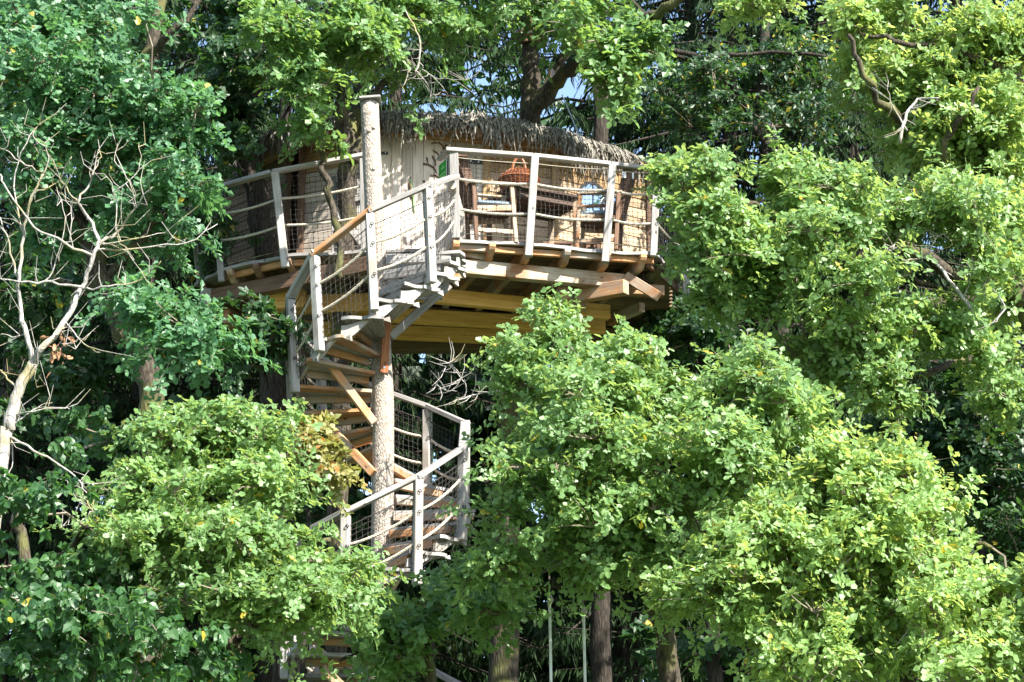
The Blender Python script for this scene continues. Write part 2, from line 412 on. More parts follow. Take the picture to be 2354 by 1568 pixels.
# thatch strands
segl = [(eave[i+1]-eave[i]).length for i in range(11)]; tot = sum(segl)
def eave_pt(s):
    s = s*tot
    for i in range(11):
        if s <= segl[i]: return eave[i].lerp(eave[i+1], s/segl[i])
        s -= segl[i]
    return eave[11]
def strand(s, long_):
    p = eave_pt(s); out = Vector((p.x-apex.x, p.y-apex.y, 0)).normalized(); tan = Vector((-out.y, out.x, 0))
    j = random.uniform(-.16, .16); base = p-out*random.uniform(.05, .35)+Vector((0, 0, random.uniform(.08, .17)+.05))
    reach = random.uniform(.02, .13); drop = long_
    k1 = p+out*reach*.5+tan*j*.3+Vector((0, 0, random.uniform(.06, .13)))
    k2 = p+out*reach+tan*j*.6+Vector((0, 0, .06-drop*.45)); k3 = p+out*(reach*.9+random.uniform(-.03, .05))+tan*(j*.8+random.uniform(-.04, .04))+Vector((0, 0, .07-drop))
    mb = MB(); r = random.uniform(.006, .012); mb.tube([base, k1, k2, k3], [r*.6, r, r*1.1, r*.35], 3, cap=False, ph=random.random()*6); return mb
def droplen(s):
    return random.uniform(.12, .30) + (.16 if random.random() < .3+.35*math.sin(s*40)+.2*math.sin(s*97) else -.03)
for i in range(290):
    s = random.uniform(.28, 1.0) if random.random() < .85 else random.uniform(0, .3); obj('thatch_strand', strand(s, droplen(s)+.03), M['thatch'], roof)
mb = MB()
for i in range(2300):
    s = random.random(); q = strand(s, droplen(s)*random.uniform(.35, 1)); mb.add(q.v, q.f)
obj('thatch_fringe', mb, M['thatch'], roof, kind='stuff')

# ---- deck
deck = part('deck')
def wavy_edge(a, b, name='edge_board', w_=.16, th=.034, amp=.012, mat=None):
    """a live-edge board whose outer side undulates"""
    Lb = (b-a).length; d = (b-a).normalized(); nn = Vector((0, 0, 1)).cross(d)
    if nn.y < 0: nn = -nn
    n = max(6, int(Lb/.06)); ph = random.random()*6
    mb = MB(); vs = []
    for i in range(n+1):
        s = i/n*Lb; wv = amp*(math.sin(s*7+ph)+.6*math.sin(s*17+ph*2)); zz = amp*.9*math.sin(s*5.3+ph*3)
        p = a+d*s
        vs += [p-nn*(.02+wv)+Vector((0, 0, zz)), p+nn*w_+Vector((0, 0, 0)), p+nn*w_+Vector((0, 0, -th)), p-nn*(.02+wv)+Vector((0, 0, zz-th))]
    fs = []
    for i in range(n):
        q = i*4
        for k in range(4):
            k2 = (k+1) % 4; fs.append((q+k, q+k2, q+4+k2, q+4+k))
    fs += [(0, 3, 2, 1), tuple(n*4+k for k in range(4))]
    mb.add(vs, fs); obj(name, mb, mat or M['grey'], deck, frame(a, b))
cuts = [A, PZ(1225, 562, ZD), PZ(1390, 573, ZD), B]
for i in range(3): wavy_edge(cuts[i].lerp(cuts[i+1], .004), cuts[i].lerp(cuts[i+1], .996))
wavy_edge(B, C_); wavy_edge(F_, E); wavy_edge(G, F_); wavy_edge(H, G); wavy_edge(N2, A2, amp=.004); wavy_edge(E, N2, amp=.006)
# deck boards (undersides seen): clipped strips parallel to AB
poly = [H, G, F_, E, N2, A2, A, B, C_, Vector((C_.x+.1, 26, ZD)), Vector((C_.x-.6, 26.9, ZD)), Vector((H.x+.8, 26.9, ZD)), Vector((H.x-.1, 26, ZD))]
def clip(pt, dr, poly_):
    ts = []
    for i in range(len(poly_)):
        a, b = poly_[i], poly_[(i+1) % len(poly_)]; e = b-a; den = dr.x*e.y-dr.y*e.x
        if abs(den) < 1e-9: continue
        s = ((pt.x-a.x)*dr.y-(pt.y-a.y)*dr.x)/(-(e.x*dr.y-e.y*dr.x)) if False else ((pt.x-a.x)*dr.y-(pt.y-a.y)*dr.x)/(e.x*dr.y-e.y*dr.x)
        if 0 <= s < 1:
            q = a+e*s; ts.append((q.x-pt.x)*dr.x+(q.y-pt.y)*dr.y)
    return sorted(ts)
for k in range(44):
    pt = A+NB*(.20+k*.145-1.0); ts = clip(pt, AB, poly)
    for i in range(0, len(ts)-1, 2):
        t0, t1 = ts[i]+.17, ts[i+1]-.17
        if t1-t0 > .3:
            q0, q1 = pt+AB*t0, pt+AB*t1
            # split long boards
            m_ = (t0+t1)/2+random.uniform(-.6, .6)
            segs = [(t0, t1)] if t1-t0 < 2.5 else [(t0, m_-.003), (m_+.003, t1)]
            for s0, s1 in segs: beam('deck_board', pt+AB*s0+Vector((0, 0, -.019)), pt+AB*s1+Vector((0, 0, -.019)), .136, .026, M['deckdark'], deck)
# joists with shaped ends running back from AB
def joist(p, d, Lj, h=.15, w_=.07, mat=None, zt=None):
    zt = ZD-.036 if zt is None else zt
    p = at(p, zt); x = d.normalized(); z = Vector((0, 0, 1)); y = z.cross(x)
    Mx = Matrix((x, y, z)).transposed().to_4x4(); Mx.translation = p
    out = [(-.03, 0), (Lj, 0), (Lj, -h), (.16, -h), (.09, -h*.93), (.03, -h*.62), (-.01, -h*.45), (-.03, -h*.25)]
    mb = MB(); mb.prism(out, w_, Mx); obj('joist', mb, mat or M['orange'], deck, Mx)
jd = (NB*1.0-AB*.05)
for u in (1048, 1130, 1213, 1303, 1396, 1480):
    s = (PZ(u, 560, ZD).x-A.x)/AB.x; p = A+AB*s; joist(p-NB*.03, jd, 3.4, mat=M['orange'])
for k, (u, v) in enumerate(((470, 644), (530, 613), (590, 600), (664, 587), (730, 584), (800, 580))):
    p = PZ(u, v, ZD); joist(p, Vector((.35, 1, 0)), 3.0, h=.14, mat=M['stain'] if k % 2 else M['brown'])
# rim strip under the front edge
o_ = Vector((0, 0, -.075))
beam('rim_strip', A+NB*.06+o_, B+NB*.06+o_, .05, .07, M['orange'], deck)
beam('rim_strip', B+Vector((-.08, .05, -.09)), C_+Vector((-.08, .1, -.09)), .05, .11, M['brown'], deck)
beam('rim_strip', F_+Vector((.02, .08, 0))+o_, E+Vector((0, .08, 0))+o_, .05, .07, M['orange'], deck)
beam('rim_strip', G+Vector((.03, .08, 0))+o_, F_+Vector((0, .08, 0))+o_, .05, .07, M['orange'], deck)
# notch facing boards under the landing edge
for i in range(6):
    z = ZD-.075-i*.092; off = Vector((0, .02+.06*(i % 2), 0))
    beam('landing_slat', at(N2, z)+off+Vector((.12, 0, 0)), at(A2, z)+off+Vector((-.05, 0, 0)), .03 if i % 2 else .06, .05 if i % 2 == 0 else .062, M['grey'], deck)
# main beams
zb = ZD-.036-.15
pb0 = PZ(1052, 598, zb); pb1 = PZ(1440, 634, zb)
dirb = (pb1-pb0).normalized()
beam('front_beam', at(pb0, zb-.08)-dirb*.02, at(pb1, zb-.08), .12, .165, M['stain'], deck)
q0 = at(pb1, zb-.13); beam('beam_end', q0+Vector((-.1, .04, -.02)), q0+Vector((.42, .12, -.02)), .12, .12, M['orange'], deck)
beam('beam_block', at(pb1, zb-.07)+Vector((-.01, -.10, .03)), at(pb1, zb-.07)+Vector((.34, -.22, -.24)), .09, .11, M['stain'], deck)
beam('beam_block', at(pb1, zb-.22)+Vector((.2, .5, 0)), at(pb1, zb-.20)+Vector((-.15, 1.1, -.02)), .08, .11, M['stain'], deck)
beam('beam_block', at(pb0, zb-.03)+Vector((-.10, -.05, .12)), at(pb0, zb-.03)+Vector((.32, .1, .09)), .1, .10, M['stain'], deck)
zl = ZD-.036-.14
lb0 = PZ(486, 671, zl); lb1 = PZ(690, 628, zl)
dl = (lb1-lb0).normalized()
beam('side_beam', at(lb0, zl-.075), at(lb1, zl-.075)+dl*1.0, .13, .17, M['grey'] if False else M['brown'], deck)
beam('end_block', at(lb0, zl-.08)+Vector((-.11, -.04, 0)), at(lb0, zl-.08)+Vector((.0, 0, 0)), .16, .20, M['post'], deck)
beam('joist_end', at(lb0, zl-.2)+Vector((.18, .0, -.09)), at(lb0, zl-.2)+Vector((.3, .9, -.09)), .08, .16, M['orange'], deck)
# hut floor frame: yellow beams one behind another
zf = ZD-.30
for k, (u0, v0, u1, v1) in enumerate(((940, 691, 1400, 735), (760, 733, 1390, 768), (700, 770, 1310, 798), (690, 812, 1180, 801))):
    vv0, vv1 = v0, v1
    a = PZ(u0, v0, zf-.22); b = PZ(u1, v1, zf-.22)
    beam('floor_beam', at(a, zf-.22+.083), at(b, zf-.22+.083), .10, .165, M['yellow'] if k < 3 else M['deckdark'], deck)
for k, (u0, v0, u1, v1) in enumerate(((610, 715, 700, 706), (640, 722, 860, 715))):
    a = PZ(u0, v0, zf-.2); b = PZ(u1, v1, zf-.2); beam('floor_beam', at(a, zf-.1), at(b, zf-.1), .10, .21, M['yellow'], deck)
for (u0, v0, u1, v1) in ((1290, 690, 1350, 735), (1330, 700, 1440, 680)):
    a = PZ(u0, v0, zf-.2); b = PZ(u1, v1, zf-.2); beam('floor_brace', at(a, zf-.1), at(b, zf-.1), .12, .16, M['orange'], deck)
# floor sheet of the hut (dark underside between the beams)
fl = [at(inset(p, -.1), ZD-.19) for p in chain]+[at(W5, ZD-.19), at(W6, ZD-.19)]
mb = MB(); nfl = len(fl); mb.v = [tuple(p) for p in fl]+[tuple(p+Vector((0, 0, -.03))) for p in fl]
mb.f = [tuple(range(nfl)), tuple(range(2*nfl-1, nfl-1, -1))]+[(i, nfl+i, nfl+(i+1) % nfl, (i+1) % nfl) for i in range(nfl)]
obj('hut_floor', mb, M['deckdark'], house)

# ---- railings
rail = part('railing')
def twist_rope(pts, r=.014, per=None):
    """three-strand rope along pts"""
    pts = [Vector(p) for p in pts]; Lr = sum((pts[i+1]-pts[i]).length for i in range(len(pts)-1))
    n = max(8, int(Lr/.018)); mb = MB()
    # resample
    cum = [0]
    for i in range(len(pts)-1): cum.append(cum[-1]+(pts[i+1]-pts[i]).length)
    def at_(s):
        for i in range(len(pts)-1):
            if s <= cum[i+1]+1e-9: return pts[i].lerp(pts[i+1], (s-cum[i])/(cum[i+1]-cum[i]))
        return pts[-1]
    t = (pts[-1]-pts[0]).normalized(); a = t.cross(Vector((0, 0, 1)));
    if a.length < .1: a = Vector((1, 0, 0))
    a.normalize(); c = t.cross(a)
    for s3 in range(3):
        P3 = []
        for i in range(n+1):
            s = Lr*i/n; th = s/.075*2*math.pi+s3*2.0944
            P3.append(at_(s)+(a*math.cos(th)+c*math.sin(th))*r*.55)
        mb.tube(P3, r*.62, 4, cap=True)
    return mb
def sag(a, b, d, n=8): return [a.lerp(b, i/n)+Vector((0, 0, -4*d*(i/n)*(1-i/n))) for i in range(n+1)]
def net(a0, a1, b0, b1, cell=.05, name='safety_net', parent=None, r=.0022, bow=.0, wob=.006):
    """netting between lower line a0-a1 and upper line b0-b1"""
    mb = MB(); W = (a1-a0).length; Hh = (b0-a0).length; nx = max(2, round(W/cell)); nz = max(2, round(Hh/cell))
    nrm = (a1-a0).cross(b0-a0).normalized()
    G_ = [[None]*(nz+1) for _ in range(nx+1)]
    for i in range(nx+1):
        for j in range(nz+1):
            s, q = i/nx, j/nz; p = (a0.lerp(a1, s)).lerp(b0.lerp(b1, s), q)
            p += nrm*(bow*math.sin(math.pi*q)+random.uniform(-wob, wob))+Vector((random.uniform(-wob, wob), 0, random.uniform(-wob, wob)))
            G_[i][j] = p
    for i in range(nx+1): mb.tube(G_[i], r, 3, cap=False)
    for j in range(nz+1): mb.tube([G_[i][j] for i in range(nx+1)], r, 3, cap=False)
    for i in range(0, nx+1):
        for j in range(0, nz+1):
            mb.box(G_[i][j], (r*4, r*4, r*4))
    return obj(name, mb, M['net'], parent or rail, kind='stuff')
RH = P(1036, 343, 22.98).z - ZD                            # rail height above deck
def rpost(u0, v0, Y0, u1, v1, Y1, w_=.085, mat=None, name='rail_post'):
    return beam(name, P(u0, v0, Y0), P(u1, v1, Y1), w_, w_*.95, mat or M['grey'], rail, up=Vector((0, 1, 0)))
YA = A.y-.02
def yab(u): return PZ(u, 548+(u-1036)*34/469, ZD).y-.05
rtop = [(1036, 346), (1225, 359), (1403, 378), (1505, 391)]
tops = [P(u, v, yab(u)) for u, v in rtop]
posts_b = [(1044, 552), (1216, 594), (1391, 608), (1503, 571)]
rpost(1043, 350, YA, 1047, 550, YA, .10)
rpost(1230, 362, yab(1230)-.03, 1215, 590, yab(1215)-.06, .085); rpost(1408, 381, yab(1408)-.03, 1391, 604, yab(1391)-.06, .085); rpost(1510, 394, yab(1505), 1502, 590, yab(1505), .08)
for i in range(3):
    beam('top_rail', tops[i]-AB*(.06 if i == 0 else -.002), tops[i+1]-AB*.002, .10, .045, M['post'], rail)
# receding right side
Ct = C_+Vector((0, 0, RH)); Bt = tops[3]
beam('top_rail', Bt+Vector((.02, .02, 0)), Ct, .09, .045, M['grey'], rail)
beam('rail_post', C_+Vector((0, -.02, -.2)), Ct+Vector((.03, -.02, -.03)), .08, .08, M['grey'], rail, up=Vector((0, 1, 0)))
# short return at A with the green sign
Ab = P(1008, 372, A.y+.36); 
beam('top_rail', tops[0]+Vector((-.03, .0, 0)), P(1010, 366, A.y+.34), .06, .045, M['grey'], rail)
beam('sign_board', P(1024, 365, A.y+.17)+Vector((0, 0, -.02)), P(1024, 412, A.y+.17), .30, .018, M['grey'], rail, up=Vector((0.95, .31, 0)))
# ropes and nets along AB
for i in range(3):
    uA, uB = rtop[i][0], rtop[i+1][0]
    for hz, r in ((.68, .0145), (.34, .0145)):
        a = at(tops[i], ZD+RH*hz-.01); b = at(tops[i+1], ZD+RH*hz-.01)
        obj('rope', twist_rope(sag(a, b, .035), r), M['rope'], rail)
    a0 = at(tops[i], ZD+.05)+AB*.04; a1 = at(tops[i+1], ZD+.05)-AB*.04
    for zz in (.06, RH-.10):
        mb = MB(); mb.tube(sag(at(tops[i], ZD+zz), at(tops[i+1], ZD+zz), .012), .004, 4); obj('tension_wire', mb, M['steel'] if zz < .5 else M['rope'], rail)
    off = Vector((0, .03, 0))
    net(a0+off, a1+off, at(a0, ZD+RH-.10)+off, at(a1, ZD+RH-.10)+off, cell=.052)
net(at(tops[3], ZD+.05), at(Ct, ZD+.05), at(tops[3], ZD+RH-.1), at(Ct, ZD+RH-.1))
for hz in (.68, .34):
    obj('rope', twist_rope(sag(at(tops[3], ZD+RH*hz), at(Ct, ZD+RH*hz), .03)), M['rope'], rail)
# left railings (lean outwards)
tE = P(838, 356, 23.5); tF = P(632, 396, F_.y-.22); tG = P(497, 432, G.y-.12); tH = P(446, 470, H.y-.1)
rpost(632, 396, tF.y, 656, 615, F_.y-.08, .085, M['post']); rpost(494, 440, tG.y, 510, 648, G.y-.05, .075); rpost(443, 480, tH.y, 460, 652, H.y-.05, .075)
rpost(834, 366, 23.5, 838, 600, 23.5, .075)
beam('top_rail', tE, tF-Vector((.03, 0, 0)), .09, .045, M['grey'], rail); beam('top_rail', tF-Vector((.035, 0, 0)), tG, .09, .045, M['grey'], rail); beam('top_rail', tG, tH, .09, .045, M['grey'], rail)
def bot(u, v, Y): return P(u, v, Y)
bE = P(835, 578, 23.5); bF = P(655, 586, F_.y-.06); bG = P(507, 622, G.y-.04); bH = P(459, 650, H.y-.04)
for (ta, tb, ba, bb) in ((tF, tE, bF, bE), (tG, tF, bG, bF), (tH, tG, bH, bG)):
    for q in (.36, .68):
        obj('rope', twist_rope(sag(ba.lerp(ta, q), bb.lerp(tb, q), .03)), M['rope'], rail)
    net(ba.lerp(ta, .06), bb.lerp(tb, .06), ba.lerp(ta, .92), bb.lerp(tb, .92), cell=.055)
    mb = MB(); mb.tube([ba.lerp(ta, .06), bb.lerp(tb, .06)], .004, 4); obj('tension_wire', mb, M['steel'], rail)
# dark gate behind the left rail
for i in range(4):
    u = 771+i*19; Yg = 24.1; z0 = ZD+.02
    a = P(u, 560, Yg); b = P(u, 405+8*(i % 2), Yg); b.z = max(b.z, ZD+.6)
    beam('gate_picket', at(a, z0), b, .085, .03, M['grey'], house, up=Vector((0, 1, 0)))
a = P(765, 470, 24.05); b = P(835, 452, 24.05); beam('gate_rail', a, b, .03, .08, M['grey'], house)
a = P(770, 480, 24.03); b = P(832, 560, 24.03); beam('gate_brace', a, b, .03, .08, M['grey'], house)

# ---- green sign
sgn = thing('green_sign', 'small bright green sign with pale print on the grey board at the railing corner', 'sign', P(1018, 385, A.y+.19))
x_ = (P(1012, 395, A.y+.33)-P(1030, 385, A.y+.10)).normalized(); x_.z = 0; x_.normalize()
def on_sign(s, z, o=0.0): return P(1029, 388, A.y+.05)+Vector((0, 0, 0))+x_*s+Vector((0, 0, z))+Vector((-.92, -.38, 0)).normalized()*o
def signbox(name, s0, s1, z0, z1, o, mat, th=.006):
    mb = MB(); c = [(s0, z0), (s1, z0), (s1, z1), (s0, z1)]
    mb.add([on_sign(s, z, o) for s, z in c]+[on_sign(s, z, o+th) for s, z in c], [(3, 2, 1, 0), (4, 5, 6, 7), (0, 1, 5, 4), (1, 2, 6, 5), (2, 3, 7, 6), (3, 0, 4, 7)])
    obj(name, mb, mat, sgn)
signbox('sign_face', .0, .23, -.10, .11, .012, M['green']); signbox('sign_print', .03, .20, -.035, -.02, .0185, M['lightgreen'], .003)
signbox('sign_print', .03, .20, -.07, -.055, .0185, M['lightgreen'], .003); signbox('sign_print', .06, .15, .03, .05, .0185, M['lightgreen'], .003); signbox('sign_print', .09, .12, .055, .075, .0185, M['lightgreen'], .003)
signbox('sign_edge', -.008, .0, -.10, .11, .012, M['white'])

# ---- twig ornament, lime strap and lizard on the wall
orn = thing('twig_ornament', 'spray of thin curved dark twigs nailed like branches on the pale door wall', 'wall ornament', onwall(1010, 400, W1, W2))
Z1 = lambda x, y: (817+x*.2605, 204+y*.2605)
tw = [[(595, 670), (640, 675), (690, 705), (712, 750)], [(675, 600), (700, 640), (705, 690)], [(627, 612), (636, 660)], [(662, 770), (700, 770), (735, 790)], [(598, 815), (615, 850), (645, 885)], [(683, 825), (670, 850)],
      [(680, 550), (710, 570), (735, 595)], [(730, 480), (765, 510), (780, 560)], [(765, 590), (750, 560)], [(800, 500), (780, 540)], [(890, 668), (930, 664), (1000, 685)], [(958, 695), (962, 750)], [(917, 727), (942, 775)], [(950, 590), (985, 620)], [(668, 495), (690, 480), (720, 490)]]
for q in tw:
    pts = []
    for x, y in q:
        u, v = Z1(x, y); pts.append(onwall(u, v, W1, W2, .028))
    mb = MB(); mb.tube(pts, [.011]*(len(pts)-1)+[.006], 6); obj('twig', mb, M['brown'], orn)
liz = thing('lime_strap', 'pale lime green ribbon hanging from a nail in the middle of the plank wall', 'ribbon', onwall(943, 440, W1, W2))
mb = MB(); pts = [onwall(u, v, W1, W2, .03+.004*(i % 2)) for i, (u, v) in enumerate(((942, 412), (944, 425), (947, 445), (950, 462), (951, 480), (954, 494)))]
mb.tube(pts, [.004, .011, .012, .013, .012, .005], 6); obj('ribbon', mb, M['lime'], liz)
mb = MB(); q = onwall(942, 410, W1, W2, .03); mb.tube([q+Vector((0, .02, 0)), q+Vector((0, -.02, 0))], .008, 6); obj('nail', mb, M['iron'], liz)
lz = MB(); pts = [onwall(u, v, W1, W2, .035) for u, v in ((940, 421), (941, 428), (943, 436), (945, 446), (945, 454), (943, 459))]
lz.tube(pts, [.010, .016, .020, .018, .013, .004], 6)
o = obj('wooden_lizard', lz, M['brown'], smooth=True); tag(o, 'small dark carved lizard figure hanging beside the lime green ribbon', 'ornament')
# clothes pegs on the wire at the right
for i, u in enumerate((1432, 1437, 1455)):
    p = P(u, 398+(u-1432)*.12, yab(u)-.02); mb = MB()
    mb.box(p+Vector((-.006, 0, -.02)), (.008, .012, .07)); mb.box(p+Vector((.006, 0, -.02)), (.008, .012, .07)); mb.box(p+Vector((0, 0, .01)), (.016, .006, .01))
    o = obj('clothes_peg', mb, M['white']); tag(o, ['leftmost pale clothes peg clipped on the wire under the right top rail', 'middle pale clothes peg, close beside the leftmost on the railing wire', 'rightmost pale clothes peg, apart from the pair on the railing wire'][i], 'clothes peg', 'clothes pegs on the railing wire')

# ================================================================== FURNITURE ON THE DECK
def chair(cx, cy, rot, label):
    T = Matrix.Translation((cx, cy, ZD)) @ Matrix.Rotation(rot, 4, 'Z')
    t = bpy.data.objects.new('armchair', None); link(t, None, T); t['label'] = label; t['category'] = 'chair'; t['group'] = 'armchairs on the deck'
    V = lambda x, y, z: T @ Vector((x, y, z))
    m_ = M['brown']; fr = M['stain']
    for y in (-.22, .22):
        beam('leg', V(.24, y, 0), V(.19, y, .66), .045, .05, fr, t, up=T.to_3x3() @ Vector((0, 1, 0)))
        beam('leg', V(-.20, y, 0), V(-.24, y, .66), .045, .05, m_, t, up=T.to_3x3() @ Vector((0, 1, 0)))
        beam('armrest', V(-.28, y, .675), V(.23, y, .675), .06, .028, fr, t)
        beam('side_rail', V(-.2, y, .36), V(.21, y, .40), .03, .07, fr, t); beam('stretcher', V(-.2, y, .12), V(.22, y, .12), .025, .05, fr, t)
    beam('seat', V(-.22, 0, .40), V(.24, 0, .43), .42, .03, M['dark'], t)
    mb = MB(); 
    for i in range(4):
        y = -.17+i*.113; beam('back_slat', V(-.20, y, .40), V(-.36, y, 1.0+.06*math.sin(i*1.05)), .106, .022, M['brown'], t, up=T.to_3x3() @ Vector((0, 1, 0)))
    ms = chamf(.42, .42, .055, .02); me = ms.mesh('cushion'); me.materials.append(M['cushion'])
    obj('cushion', me, M['cushion'], t, T @ Matrix.Translation((.02, 0, .455)))
    return t
pch = PZ(1128, 480, ZD+.45); chair(pch.x, pch.y, R(12), 'brown armchair with high curved back left of the table')
pch2 = PZ(1378, 502, ZD+.45); chair(pch2.x, pch2.y, R(172), 'brown armchair with pale blue cushion right of the table, below the round windows')
tcn = PZ(1224, 460, ZD+.76)
tb = thing('wooden_table', 'dark square wooden table between the two armchairs on the deck', 'table', (tcn.x, tcn.y, ZD))
Tt = Matrix.Translation((tcn.x, tcn.y, ZD)) @ Matrix.Rotation(R(28), 4, 'Z'); V = lambda x, y, z: Tt @ Vector((x, y, z))
for i in range(6): beam('tabletop_plank', V(-.46, -.30+i*.12, .76), V(.46, -.30+i*.12, .76), .117, .035, M['dark'], tb)
for x in (-.40, .40):
    for y in (-.29, .29): beam('leg', V(x, y, 0), V(x, y, .742), .065, .065, M['brown'] if x < 0 else M['stain'], tb)
    beam('apron', V(x, -.29, .69), V(x, .29, .69), .03, .08, M['dark'], tb)
for y in (-.29, .29): beam('apron', V(-.40, y, .69), V(.40, y, .69), .03, .08, M['dark'], tb)
# wicker basket with lid
bc = PZ(1193, 436, ZD+.79); bc.z = ZD+.778; bc.y = max(bc.y, tcn.y-.12)
bk = thing('wicker_basket', 'red brown domed wicker basket with arched handle standing on the table', 'basket', bc)
prof = [(.0, .0), (.16, 0), (.20, .05), (.225, .12), (.235, .17), (.225, .20), (.19, .245), (.13, .285), (.06, .31), (0, .315)]
def radial(prof_, n, r0=.0045, tw_=0.0):
    mb = MB()
    for k in range(n):
        th = 2*math.pi*k/n; mb.tube([bc+Vector((p[0]*math.cos(th+tw_*i), p[0]*math.sin(th+tw_*i), p[1])) for i, p in enumerate(prof_)], r0, 4, cap=False)
    return mb
def hoops(prof_, n, r0, sub=5):
    mb = MB(); 
    for i in range(len(prof_)-1):
        for s in range(sub):
            q = s/sub; rr = prof_[i][0]*(1-q)+prof_[i+1][0]*q; z = prof_[i][1]*(1-q)+prof_[i+1][1]*q
            pts = [bc+Vector((math.cos(2*math.pi*k/n)*(rr+.004*(-1)**(k+s)), math.sin(2*math.pi*k/n)*(rr+.004*(-1)**(k+s)), z)) for k in range(n+1)]
            mb.tube(pts, r0, 3, cap=False)
    return mb
inner = MB(); nn_ = 24
for p in prof[1:-1]:
    for k in range(nn_): th = 2*math.pi*k/nn_; inner.v.append(tuple(bc+Vector((p[0]*.975*math.cos(th), p[0]*.975*math.sin(th), p[1]))))
for i in range(len(prof)-3):
    for k in range(nn_): k2 = (k+1) % nn_; inner.f.append((i*nn_+k, i*nn_+k2, (i+1)*nn_+k2, (i+1)*nn_+k))
inner.f.append(tuple(range(nn_))[::-1]); inner.f.append(tuple((len(prof)-3)*nn_+k for k in range(nn_)))
obj('woven_body', inner, M['wicker'], bk, smooth=True); obj('rib', radial(prof[1:9], 32), M['wicker'], bk); obj('weave', hoops(prof[1:6], 48, .005, 3), M['wicker'], bk); obj('lid_weave', hoops(prof[5:9], 40, .004, 3), M['wicker'], bk)
mb = MB(); mb.tube([bc+Vector((math.cos(a)*.10, math.sin(a)*.03, .27+math.sin(a)*.0+.17*math.sin(a))) if False else bc+Vector((.075*math.cos(a), 0, .28+.17*math.sin(a))) for a in np.linspace(0, math.pi, 13)], .016, 6); obj('handle', mb, M['wicker'], bk)
mb = MB(); mb.tube([bc+Vector((math.cos(2*math.pi*k/24)*.238, math.sin(2*math.pi*k/24)*.238, .175)) for k in range(25)], .010, 6, cap=False); obj('rim', mb, M['wicker'], bk)
# low slatted bench behind the table, grey rolls
pbn = Vector((tcn.x+.25, tcn.y+.62, ZD)); bn = thing('slatted_bench', 'low brown bench with upright slats behind the table', 'bench', pbn)
for i in range(12): beam('slat', pbn+Vector((-.5+i*.09, 0, .05)), pbn+Vector((-.5+i*.09, 0, .43)), .05, .02, M['brown'], bn, up=Vector((0, 1, 0)))
beam('seat_board', pbn+Vector((-.56, .16, .445)), pbn+Vector((.56, .16, .445)), .36, .03, M['brown'], bn); beam('bottom_rail', pbn+Vector((-.55, 0, .03)), pbn+Vector((.55, 0, .03)), .05, .05, M['brown'], bn)
for x in (-.52, .52):
    beam('leg', pbn+Vector((x, .3, 0)), pbn+Vector((x, .3, .43)), .05, .05, M['brown'], bn); beam('leg', pbn+Vector((x, .0, 0.05)), pbn+Vector((x, .0, .43)), .05, .05, M['brown'], bn)
for i, (u, txt) in enumerate(((1190, 'dark grey rolled mat on the deck floor below the table, leftmost of the row'), (1245, 'dark grey rolled mat, second from left in the row at the deck edge'), (1302, 'dark grey rolled mat at the deck edge beneath the right end of the table'), (1362, 'dark grey rolled mat under the right armchair, rightmost of the row'))):
    p = PZ(u, 553+(u-1036)*.078-2, ZD+.04); p.y += .03; mb = MB(); p.z = ZD+.045
    mb.tube([p+AB*s for s in (-.055, -.05, .05, .055)], [.03, .045, .045, .03], 12)
    o = obj('rolled_mat', mb, M['roll'], smooth=False); tag(o, txt, 'rolled mat', 'rolled mats on the deck')
# hanging chain at the end wall
ch = thing('hanging_chain', 'pale grey chain hanging in front of the plank wall right of the lower round window', 'chain', onwall(1420, 520, W3, W4, .08))
for i in range(16):
    a = i/15; u = 1409+a*24; v = 508+a*62; p = onwall(u, v, W3, W4, .10); mb = MB()
    k = 10; pts = [p+Vector((math.cos(2*math.pi*j/k)*.014*(i % 2)+0, math.cos(2*math.pi*j/k)*.014*((i+1) % 2), math.sin(2*math.pi*j/k)*.026)) for j in range(k+1)]
    mb.tube(pts, .005, 4, cap=False); obj('chain_link', mb, M['steel'], ch)

# ================================================================== SPIRAL STAIR
YP = 22.3
def pole_at(z):
    """centre of the pole at height z (it leans a little)"""
    v0, u0, v1, u1 = 232, 850, 1200, 879
    a = P(u0, v0, YP); b = P(u1, v1, YP); s = (a.z-z)/(a.z-b.z); s = max(-.0, min(2.2, s))
    if s > 1: return Vector((b.x+(s-1)*.02, YP, z))
    sm = s*s*(3-2*s); s2 = min(1, s*1.35)
    return Vector((a.x+(b.x-a.x)*(s2*.8+sm*.2), YP, z))
stair = thing('spiral_staircase', 'wooden spiral staircase with rope railings winding round a barked spruce pole', 'staircase', pole_at(0))
mb = MB(); zt = P(850, 236, YP).z; pts = []; rad = []
rs = random.Random(3)
for i in range(70):
    z = zt*i/69; pts.append(pole_at(z)+Vector((rs.uniform(-.004, .004), 0, 0))); rad.append((.142-.046*(z/zt))*rs.uniform(.985, 1.015))
n = 20; b0 = len(mb.v); mb.tube(pts, rad, n)
mb.v = [tuple(Vector(p)+Vector((rs.uniform(-1, 1), rs.uniform(-1, 1), rs.uniform(-1, 1)))*.0022) for p in mb.v]
obj('centre_pole', mb, M['pole'], stair, smooth=True)
pc = pole_at(zt); 
beam('pole_cap', pc+Vector((-.11, 0, .012)), pc+Vector((.12, 0, .03)), .26, .028, M['grey'], stair)
for z, a in ((zt-.37, -1.7), (zt-.33, -1.2), (zt-.80, -1.35), (zt-3.35, -1.2), (zt-3.9, -1.9), (zt-4.7, -1.4)):   # knots: cut branch stubs
    c0 = pole_at(z); d = Vector((math.cos(a), math.sin(a), .1)); mb = MB(); mb.tube([c0+d*.08, c0+d*.112, c0+d*.116], [.024, .019, .012], 9); obj('branch_stub', mb, M['pole'], stair)
